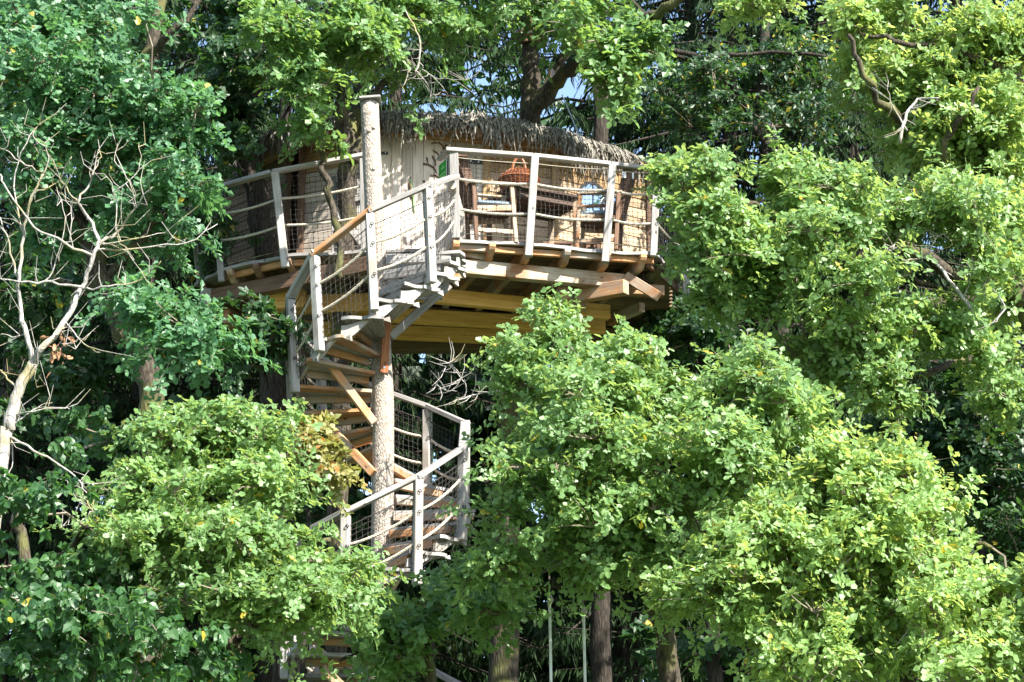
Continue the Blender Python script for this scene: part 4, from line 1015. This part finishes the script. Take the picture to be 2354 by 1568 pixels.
tree('oak_tree', 'wide oak boughs reaching in from the right edge at the height of the deck', 'tree',
     [(2560, 1500, 22.0), (2520, 1200, 21.9), (2440, 900, 21.8), (2330, 650, 21.8), (2230, 450, 21.7), (2140, 280, 21.7), (2100, 60, 21.7)], .20, .06,
     [([(2220, 640, 21.8), (2050, 560, 21.4), (1860, 520, 21), (1700, 470, 20.8), (1560, 450, 20.8)], .08, .02), ([(2240, 690, 21.8), (2080, 700, 21.2), (1900, 720, 20.9), (1740, 690, 20.8), (1560, 610, 20.9)], .07, .02), ([(2150, 430, 21.7), (2180, 330, 21.2), (2250, 200, 21)], .06, .02), ([(2260, 750, 21.9), (2110, 640, 20.2), (2060, 560, 20.1)], .03, .015), ([(2280, 820, 22), (2100, 860, 21.2), (1990, 920, 21)], .05, .02), ([(2110, 300, 21.6), (2000, 200, 21), (1950, 80, 20.8)], .06, .02)],
     [(1575, 420, 60, 45, 20.1, .4), (1640, 400, 80, 55, 20.1, .5), (1600, 490, 80, 55, 20, .5), (1700, 480, 110, 80, 20, .6), (1820, 430, 100, 65, 20.1, .5), (1625, 590, 90, 65, 20.1, .5), (1740, 600, 130, 80, 20, .6), (1880, 540, 120, 80, 20, .6), (1980, 440, 100, 70, 20, .6), (1670, 690, 80, 40, 20.2, .4, .8), (1810, 710, 110, 50, 20, .5), (1950, 650, 120, 80, 20, .6), (2060, 520, 90, 60, 20.1, .5), (1990, 760, 110, 60, 20.1, .5), (2130, 640, 80, 60, 20.6, .5, .6), (2210, 480, 130, 80, 20.3, .6), (2280, 620, 90, 90, 20.3, .6), (2190, 770, 60, 50, 20.7, .4, .7), (1960, 870, 90, 60, 20.2, .5, .8), (2060, 930, 50, 40, 20.3, .3, .8), (1860, 820, 90, 45, 20.3, .4, .7), (2290, 800, 70, 90, 20.6, .5), (2140, 760, 110, 60, 20.3, .5), (2290, 920, 70, 60, 20.4, .5, .8), (1540, 600, 25, 35, 20.3, .15, .6), (1545, 395, 28, 25, 20.2, .15, .7)],
     M['leafR'], gap=-.24, seed=19, cover=2.1, size=.095)
tree('oak_tree', 'pale yellow green oak crown lit through by the sun in the upper right corner', 'tree',
     [(2600, 1500, 22.4), (2560, 900, 22.2), (2480, 500, 22), (2420, 200, 21.9), (2400, -100, 21.9)], .20, .10,
     [([(2480, 480, 22), (2360, 380, 21.7), (2250, 330, 21.6)], .06, .02), ([(2430, 250, 21.9), (2300, 160, 21.6), (2130, 110, 21.4), (1980, 80, 21.4)], .07, .02), ([(2400, 0, 21.9), (2200, -60, 21.4), (1950, -60, 21.2), (1700, -40, 21.2)], .07, .02)],
     [(2010, 60, 130, 70, 21.9, .6), (2160, 120, 110, 90, 21.7, .7), (2290, 100, 120, 100, 21.6, .7), (2120, 230, 110, 70, 21.9, .6), (2270, 270, 120, 90, 21.7, .7), (2050, 330, 90, 50, 22.2, .5), (2200, 380, 120, 70, 21.9, .6), (2310, 440, 80, 80, 21.8, .6), (1880, 20, 110, 35, 22, .4, .9), (1730, 10, 120, 28, 22.2, .4, .8), (1990, 180, 60, 60, 22.1, .4, .7), (2330, 560, 40, 60, 21.9, .4),  (2330, 700, 40, 60, 22, .3, .7), (2080, 170, 110, 80, 21.9, .6), (1950, 260, 60, 60, 22.2, .4), (2180, 280, 110, 80, 21.8, .6)],
     M['leafY'], gap=-.24, seed=20, cover=2.2, size=.1)
tree('hornbeam_tree', 'dusky small leaved tree with glinting leaves right of the roof', 'tree',
     [(1800, 900, 26.5), (1795, 600, 26.5), (1770, 400, 26.5), (1750, 230, 26.5), (1760, 0, 26.5)], .12, .06,
     [([(1770, 340, 26.5), (1680, 200, 26.2), (1560, 130, 26), (1490, 90, 26)], .05, .02), ([(1760, 260, 26.5), (1860, 170, 26.2), (1960, 150, 26)], .05, .02), ([(1480, 90, 26), (1620, 130, 25.8), (1750, 120, 25.8), (1900, 130, 25.6)], .04, .02)],
     [(1620, 170, 120, 90, 26, .9), (1780, 170, 140, 90, 26, .9), (1700, 280, 150, 70, 26, .9), (1860, 280, 120, 80, 26, .9), (1580, 60, 110, 60, 26.2, .8), (1750, 70, 150, 50, 26.2, .8), (1920, 200, 80, 80, 26, .7), (1600, 300, 70, 50, 26.3, .6, .6)],
     M['leafD'], bk='darkbark', seed=21, cover=1.3, leaf='small', size=.085, cr=(.25, .5), dens=.7, yellow=.03)
tree('hornbeam_tree', 'dark blue green tree in shade at the right edge below the sunlit boughs', 'tree',
     [(2290, 1500, 24.5), (2280, 1200, 24.5), (2260, 900, 24.5), (2240, 700, 24.5)], .14, .06,
     [([(2270, 1150, 24.5), (2160, 1050, 24.2), (2080, 980, 24)], .05, .02)],
     [(2240, 960, 130, 110, 24, .9), (2160, 1060, 90, 80, 24, .7), (2290, 1130, 90, 110, 24, .8), (2220, 840, 120, 60, 24.3, .7), (2070, 1000, 70, 50, 24.2, .5, .8), (2330, 1280, 50, 60, 24, .4), (2540, 1050, 150, 300, 24, 1, .6)],
     M['leafD'], bk='darkbark', seed=22, cover=1.6, leaf='oak', size=.12)
tree('hornbeam_tree', 'dark shaded foliage behind the right end of the deck, low', 'tree',
     [(1640, 1500, 26), (1635, 1100, 26), (1620, 850, 26), (1610, 700, 26)], .12, .05, [([(1620, 850, 26), (1530, 780, 25.8), (1480, 740, 25.7)], .04, .02)],
     [(1560, 770, 90, 70, 25.7, .7), (1680, 800, 90, 60, 25.7, .7), (1620, 720, 110, 40, 25.8, .6), (1500, 820, 50, 50, 25.8, .5), (1850, 1050, 60, 50, 25.5, .5)],
     M['leafD'], bk='darkbark', seed=23, cover=1.5, leaf='heart', size=.10)
tree('oak_tree', 'shady young oak spreading low branches over the foot of the stairs at bottom centre', 'tree',
     [(985, 1750, 20.6), (990, 1600, 20.6), (985, 1480, 20.6), (970, 1400, 20.6)], .09, .04,
     [([(985, 1490, 20.6), (860, 1420, 20.4), (720, 1410, 20.2)], .035, .012), ([(985, 1470, 20.6), (1100, 1390, 20.3), (1200, 1420, 20.2)], .035, .012), ([(985, 1520, 20.6), (860, 1500, 20.3), (780, 1520, 20.2)], .03, .012)],
     [(880, 1410, 100, 35, 20.2, .5), (1010, 1400, 80, 40, 20.2, .5), (790, 1400, 80, 25, 20.1, .5), (1110, 1370, 80, 45, 20.0, .5), (930, 1450, 90, 40, 20.2, .4), (920, 1510, 35, 40, 20.2, .3), (1070, 1345, 50, 30, 20.1, .3), (1130, 1405, 60, 35, 19.9, .4), (800, 1405, 40, 20, 20.2, .3), (885, 1490, 35, 55, 20.4, .3)],
     M['leafS'], seed=24, cover=1.6, size=.11)
tree('young_birch', 'thin birch sprig with small leaves left of the upper stair posts', 'tree',
     [(640, 1300, 22.2), (625, 1000, 22.2), (610, 850, 22.2), (600, 700, 22.2)], .03, .012,
     [([(610, 800, 22.2), (650, 740, 22.1), (670, 700, 22)], .012, .006)],
     [(600, 720, 45, 40, 22, .3, .7), (625, 790, 55, 50, 22.1, .3, .7), (660, 760, 30, 35, 22, .2, .7), (585, 830, 50, 40, 22.2, .3, .7)],
     M['leafD'], bk='darkbark', seed=25, cover=1.2, leaf='heart', size=.085, cr=(.16, .3), dens=.7)
tree('young_birch', 'slender sapling with yellowing leaves left of the pole, below mid stair', 'tree',
     [(700, 1400, 20.9), (705, 1250, 20.9), (715, 1120, 20.9), (730, 1030, 20.9)], .03, .012,
     [([(715, 1120, 20.9), (770, 1090, 20.8), (800, 1110, 20.8)], .012, .006)],
     [(745, 1040, 35, 40, 20.8, .25), (770, 1095, 40, 35, 20.8, .25), (730, 1100, 40, 40, 20.9, .25), (715, 1000, 25, 30, 20.9, .2)],
     M['autumn'], bk='darkbark', seed=26, cover=1.2, leaf='heart', size=.075, cr=(.14, .26), dens=.8)

# ---- bare dead tree at the left
dt = thing('dead_tree', 'bare bleached dead tree with forked pale branches at the left edge', 'tree', (P(-10, 1100, 17.5).x, 17.5, 0))
Yd = 17.4
tr = [P(20, 985, Yd), P(40, 900, Yd), P(76, 832, Yd)]
b = P(0, 1085, Yd); branch_obj('trunk', [Vector((b.x-.15, Yd, -.15)), Vector((b.x-.12, Yd, 2.0)), b]+tr, .075, .04, M['deadbark'], dt, 5, 12, .01, 3)
def zz7(x, y): return (x*.625, 245+y*.625)
dead = [([(76, 832), (100, 800), (150, 740), (185, 665), (213, 595), (228, 555)], .045, .026), ([(76, 832), (60, 770), (45, 700), (42, 640), (55, 540), (68, 470), (100, 400)], .036, .014),
 ([(228, 555), (205, 500), (178, 465), (200, 430), (215, 395)], .024, .010), ([(228, 555), (270, 535), (310, 480), (350, 430)], .022, .008), ([(220, 575), (330, 570), (430, 555), (500, 515)], .016, .006), ([(228, 560), (300, 552), (380, 535)], .014, .005),
 ([(215, 590), (150, 560), (80, 520), (20, 440), (0, 400)], .020, .010), ([(190, 660), (120, 650), (50, 650), (0, 640)], .018, .010), ([(190, 665), (250, 660), (330, 640), (370, 600)], .014, .005), ([(42, 640), (20, 560), (0, 500)], .014, .008),
 ([(68, 470), (90, 440), (130, 420), (165, 360)], .012, .005), ([(55, 540), (30, 430), (60, 330), (90, 285)], .012, .005), ([(100, 400), (60, 380), (20, 350), (0, 340)], .010, .005), ([(100, 400), (110, 350), (75, 310), (95, 285)], .010, .004),
 ([(178, 465), (150, 430), (120, 370), (105, 330)], .010, .004), ([(215, 395), (230, 360), (225, 320)], .008, .003), ([(310, 480), (300, 420), (265, 370), (270, 330)], .010, .003), ([(270, 535), (262, 440), (240, 400)], .009, .003), ([(150, 740), (190, 790), (230, 810)], .010, .004), ([(135, 755), (175, 800), (140, 790)], .008, .003),
 ([(100, 650), (125, 610), (150, 500), (130, 430)], .011, .004), ([(160, 555), (165, 490), (140, 440)], .009, .003), ([(40, 900), (10, 860), (0, 850)], .014, .009), ([(28, 960), (100, 940), (160, 940)], .012, .005), ([(22, 985), (60, 955), (90, 935), (120, 925)], .010, .004), ([(20, 1005), (80, 1035), (140, 1070), (185, 1110), (205, 1160), (215, 1190)], .018, .006), ([(185, 1110), (220, 1118), (250, 1130)], .008, .003), ([(215, 1175), (180, 1200), (140, 1215)], .008, .003),
 ([(20, 1000), (30, 1060), (10, 1110)], .010, .004), ([(230, 560), (290, 580), (350, 660)], .007, .003), ([(262, 440), (320, 390), (320, 330)], .006, .002), ([(0, 1405), (40, 1450), (80, 1510), (130, 1550)], .016, .007), ([(80, 1515), (70, 1560)], .007, .003), ([(60, 770), (30, 772), (0, 770)], .009, .004), ([(80, 830), (80, 860), (84, 890)], .006, .003)]
for i, (pts, r0, r1) in enumerate(dead):
    rr_ = random.Random(i*7+1); y0 = Yd; q = []
    for j, (u, v) in enumerate(pts):
        if j: y0 += rr_.uniform(-.12, .12)
        q.append(P(u, v, y0))
    lp = branch_obj('branch', q, r0*.7, max(r1*.6, .0025), M['deadbark'], dt, 4, 7, .012, i+40)
    # side twigs
    mb = MB()
    for k in range(int(len(lp)*.45)):
        a = lp[rr_.randrange(1, len(lp))]; d = Vector((rr_.uniform(-1, 1), rr_.uniform(-.6, .6), rr_.uniform(-.3, 1))).normalized(); l_ = rr_.uniform(.08, .34)
        m_ = a+d*l_*.5+Vector((rr_.uniform(-.05, .05), rr_.uniform(-.05, .05), rr_.uniform(-.07, .03))); e = a+d*l_+Vector((rr_.uniform(-.06, .06), 0, rr_.uniform(-.02, .08)))
        mb.tube([a, m_, e], [.004, .003, .0015], 4, cap=False)
    obj('twigs', mb, M['deadbark'], dt, kind='stuff')
# withered leaves in the fork
pf = P(135, 795, Yd-.05); nw = 26
pos = np.array(pf)+rng.normal(0, .06, (nw, 3)); me = leaves_mesh('withered_leaves', pos, rng.normal(size=(nw, 3))+np.array([0, 0, -1.2]), rng.normal(size=(nw, 3)), rng.uniform(.05, .10, nw), OAK, np.ones(nw))
obj('withered_leaves', me, plain('withered leaf', (.32, .17, .09), .8), dt, kind='stuff')
# dead twiggy boughs seen elsewhere, each of its own tree
def bough(label, lines, Y, mat='deadbark', n=10):
    a = P(*lines[0][0][0], Y); t_ = thing('dead_bough', label, 'branch', a)
    for i, (pts, r0, r1) in enumerate(lines):
        rr_ = random.Random(i+int(Y*10)); q = [P(u, v, Y+rr_.uniform(-.1, .1)) for u, v in pts]
        lp = branch_obj('branch', q, r0*.7, r1*.6, M[mat], t_, 4, 7, .012, i+90); mb = MB()
        for k in range(n):
            a = lp[rr_.randrange(1, len(lp))]; d = Vector((rr_.uniform(-1, 1), rr_.uniform(-.6, .3), rr_.uniform(-.8, .8))).normalized(); l_ = rr_.uniform(.08, .3)
            mb.tube([a, a+d*l_*.5+Vector((.02, 0, -.01)), a+d*l_], [.005, .004, .0015], 4, cap=False)
        obj('twigs', mb, M[mat], t_, kind='stuff')
bough('pale bare bough with crooked twigs hanging above the left part of the roof', [([(955, 170), (965, 130), (958, 70), (930, 20)], .02, .012), ([(955, 150), (940, 165), (925, 200)], .014, .006), ([(962, 170), (985, 200), (990, 235)], .012, .005), ([(970, 160), (1010, 180), (1070, 185)], .010, .004)], 23.2)
bough('pale bleached dead branch crossing a dark gap in the right oak', [([(2240, 720), (2180, 640), (2130, 590), (2080, 600), (2030, 560)], .028, .012), ([(2290, 740), (2310, 700), (2260, 640)], .014, .006), ([(2100, 560), (2060, 560), (2040, 575)], .02, .008), ([(2130, 590), (2160, 540), (2190, 560)], .012, .006)], 20.0)
bough('dead grey limb with lichen lying across the middle of the right crown', [([(1990, 480), (1955, 410), (1930, 395)], .018, .008), ([(2070, 330), (2085, 260), (2110, 230), (2160, 225)], .028, .012), ([(2085, 300), (2050, 240), (2040, 200)], .014, .006)], 19.9)
bough('small crooked dead branch with seed heads right of the pole below the deck', [([(1040, 925), (1100, 905), (1150, 900)], .014, .006), ([(1000, 880), (1030, 900), (1060, 870)], .008, .004), ([(1010, 860), (1040, 830)], .006, .003)], 21.5, n=16)
bough('bare grey limb slanting down through the foliage at the lower right', [([(2060, 1380), (2110, 1440), (2170, 1530), (2200, 1568)], .028, .014), ([(2110, 1440), (2160, 1470), (2200, 1500)], .012, .006)], 17.0)

# ---- spruces behind
def spruce_mesh(seed, Ht=22.0):
    g = np.random.default_rng(seed); rr_ = random.Random(seed)
    tk = MB(); lp = limb_pts([Vector((0, 0, -.2)), Vector((.05, 0, 6)), Vector((0, .05, 13)), Vector((.03, 0, Ht))], 6, .04, seed)
    tk.tube(lp, [.23-.19*(i/(len(lp)-1)) for i in range(len(lp))], 12)
    br_ = MB(); P0 = []; D0 = []; S0 = []
    z = 2.6
    while z < Ht-.5:
        nb = 5 if z > 5 else 3
        Lb = min(3.0, (Ht-z)*.38+.4)
        for k in range(nb):
            th = rr_.uniform(0, 6.28); L_ = Lb*rr_.uniform(.65, 1.1); o = Vector((math.cos(th), math.sin(th), 0)); b0 = Vector((0, 0, z+rr_.uniform(-.15, .15)))
            pts = [b0, b0+o*L_*.35+Vector((0, 0, -.02*L_)), b0+o*L_*.7+Vector((0, 0, -.16*L_)), b0+o*L_+Vector((0, 0, -.16*L_))]
            br_.tube(pts, [.028, .02, .012, .005], 4, cap=False)
            nt2 = int(L_*32); s = g.uniform(.12, 1.0, nt2); a = np.array([tuple(p) for p in pts])
            seg = np.minimum((s*3).astype(int), 2); f = s*3-seg; base = a[seg]*(1-f)[:, None]+a[seg+1]*f[:, None]
            sidev = np.array((-o.y, o.x, 0)); sgn = g.choice([-1, 1], nt2)
            base = base+sidev*(sgn*g.uniform(0, .30, nt2)*(1.15-s))[:, None]
            dd = sidev[None]*(sgn*g.uniform(.1, .8, nt2))[:, None]+np.array([0, 0, -1.0])+np.array(tuple(o))*g.uniform(-.1, .6, (nt2, 1))
            P0.append(base); D0.append(dd); S0.append(g.uniform(.10, .34, nt2))
        z += rr_.uniform(.32, .5)
    P0 = np.concatenate(P0); D0 = np.concatenate(D0); S0 = np.concatenate(S0)
    SPR = np.array([(0, .5), (0, 0), (.045, .22), (.018, .6), (0, 1), (-.02, .75), (-.045, .35)])
    me = leaves_mesh('needles', np.concatenate([P0, P0]), np.concatenate([D0, D0+g.normal(0, .15, D0.shape)]), np.concatenate([g.normal(size=P0.shape), g.normal(size=P0.shape)]), np.concatenate([S0, S0*.8]), SPR, g.uniform(0, .9, 2*len(P0)), fold=.5, curl=.1)
    me.materials.append(M['needle']); mt = tk.mesh('trunk', True); mt.materials.append(M['darkbark']); mb_ = br_.mesh('branches'); mb_.materials.append(M['darkbark'])
    return mt, mb_, me
protos = [spruce_mesh(s) for s in (101, 102)]
spots = [(30, 29.5), (330, 28.6), (640, 29.2), (900, 31.2), (1440, 31.8), (1700, 29.6), (1980, 28.8), (2250, 29.5), (160, 33), (500, 32.5), (740, 33.5), (1600, 33.2), (1850, 32.6), (2120, 33.2), (2400, 32), (-120, 31.5)]
plc = ['at the far left edge', 'behind the curved trunk of the left oak', 'behind the left deck', 'behind the left half of the roof', 'right of the big oak trunk above the roof', 'behind the dusky small leaved tree', 'behind the right oak boughs', 'at the right behind the sunlit crowns', 'in the second row at the left', 'second row, left of the deck', 'second row, behind the hut', 'second row, behind the right deck', 'second row, behind the right boughs', 'second row, far right', 'beyond the right edge', 'beyond the left edge']
for i, (u, Y) in enumerate(spots):
    x = P(u, 900, Y).x; rot = random.random()*6.28; s = random.uniform(.92, 1.12)
    T = Matrix.Translation((x, Y, 0)) @ Matrix.Rotation(rot, 4, 'Z') @ Matrix.Diagonal((s, s, s*random.uniform(.95, 1.1), 1))
    t_ = bpy.data.objects.new('spruce_tree', None); link(t_, None, T); t_['label'] = 'dark drooping spruce '+plc[i]; t_['category'] = 'tree'; t_['group'] = 'dark spruces behind the treehouse'
    for nm, me in zip(('trunk', 'branches', 'needles'), protos[i % 2]):
        obj(nm, me, None, t_, T, kind='stuff' if nm != 'trunk' else None)
# ---- bare dark trunks at the bottom centre
for (u, Y, r_, txt) in ((1383, 27.2, .16, 'dark straight trunk just right of the right swing rope'),):
    tree('conifer_trunk', txt, 'tree', [(u, 1480, Y), (u+4, 1200, Y), (u+2, 700, Y), (u, 200, Y)], r_, r_*.6, [], None, None, bk='darkbark', seed=int(u))
# ---- far wood and understorey
def understorey(name, label, blobs, mat, seed, size=.2, **kw):
    t_ = thing(name, label, 'foliage', (0, 36, 0), kind='stuff'); crown(t_, blobs, mat, limbs=None, seed=seed, size=size, **kw); return t_
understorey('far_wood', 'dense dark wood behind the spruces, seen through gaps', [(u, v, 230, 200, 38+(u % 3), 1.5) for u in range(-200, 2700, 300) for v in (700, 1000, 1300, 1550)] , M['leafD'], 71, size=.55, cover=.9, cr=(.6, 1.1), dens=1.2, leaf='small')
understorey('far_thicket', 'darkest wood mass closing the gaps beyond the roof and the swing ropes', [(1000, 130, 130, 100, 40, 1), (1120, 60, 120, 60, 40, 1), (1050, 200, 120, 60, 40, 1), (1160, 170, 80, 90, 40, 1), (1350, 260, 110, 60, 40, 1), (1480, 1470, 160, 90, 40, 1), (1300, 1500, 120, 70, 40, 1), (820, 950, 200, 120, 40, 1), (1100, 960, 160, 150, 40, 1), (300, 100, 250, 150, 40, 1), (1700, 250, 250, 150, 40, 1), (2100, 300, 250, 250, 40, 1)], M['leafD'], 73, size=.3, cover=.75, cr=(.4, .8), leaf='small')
understorey('undergrowth', 'shaded mixed undergrowth between the tree trunks', [(60, 760, 150, 120, 26, 1), (250, 900, 180, 110, 26, 1), (480, 940, 130, 80, 25.5, .8), (160, 650, 150, 80, 25.5, .8), (60, 980, 110, 80, 25, .8), (420, 620, 100, 60, 26, .8), (1000, 950, 90, 60, 24.5, .5, .8), (1010, 1040, 90, 80, 24.3, .5), (1080, 1000, 60, 60, 24.3, .5, .8), (740, 1180, 80, 60, 25, .6), (1480, 1480, 120, 60, 27, .8, .5), (1640, 1500, 80, 70, 26, .6, .6), (30, 300, 120, 200, 25, 1), (250, 420, 200, 120, 25, 1), (420, 120, 150, 100, 25.5, 1), (200, 100, 200, 120, 25.5, 1)], M['leafD'], 72, size=.12, cover=.7, cr=(.3, .55), leaf='heart', dens=.7)
# ---- steel cable stays above the roof
for i, (a, b, txt) in enumerate((((1262, 140, 25.5), (1277, 190, 25.2), 'short steel stay cable on the big oak trunk'), ((1292, 218, 25.0), (1337, 325, 24.8), 'long thin steel stay cable running down to the right roof edge'), ((1343, 360, 24.4), (1381, 448, 25.4), 'thin cable slanting in front of the upper round window'))):
    mb = MB(); mb.tube([P(*a), P(*b)], .008, 5); o = obj('stay_cable', mb, M['steel']); tag(o, txt, 'cable', 'thin stay cables by the roof')
tk = thing('trunk_clamp', 'timber blocks with a pale strap clamped round the big oak trunk top', 'clamp', P(1222, 92, 25.6))
for k in range(7):
    a = -math.pi*(k+.5)/7; c0 = P(1222, 92, 25.8); q = c0+Vector((math.cos(a)*.17, math.sin(a)*.17, 0)); beam('block', q+Vector((0, 0, -.09)), q+Vector((0, 0, .09)), .06, .05, M['brown'], tk, up=Vector((math.cos(a), math.sin(a), 0)))
mb = MB(); c0 = P(1222, 92, 25.8); mb.tube([c0+Vector((math.cos(a)*.21, math.sin(a)*.21, .02)) for a in np.linspace(0, 2*math.pi, 25)], .013, 6, cap=False); obj('strap', mb, M['white'], tk)
print('leaf tris', NLEAF)
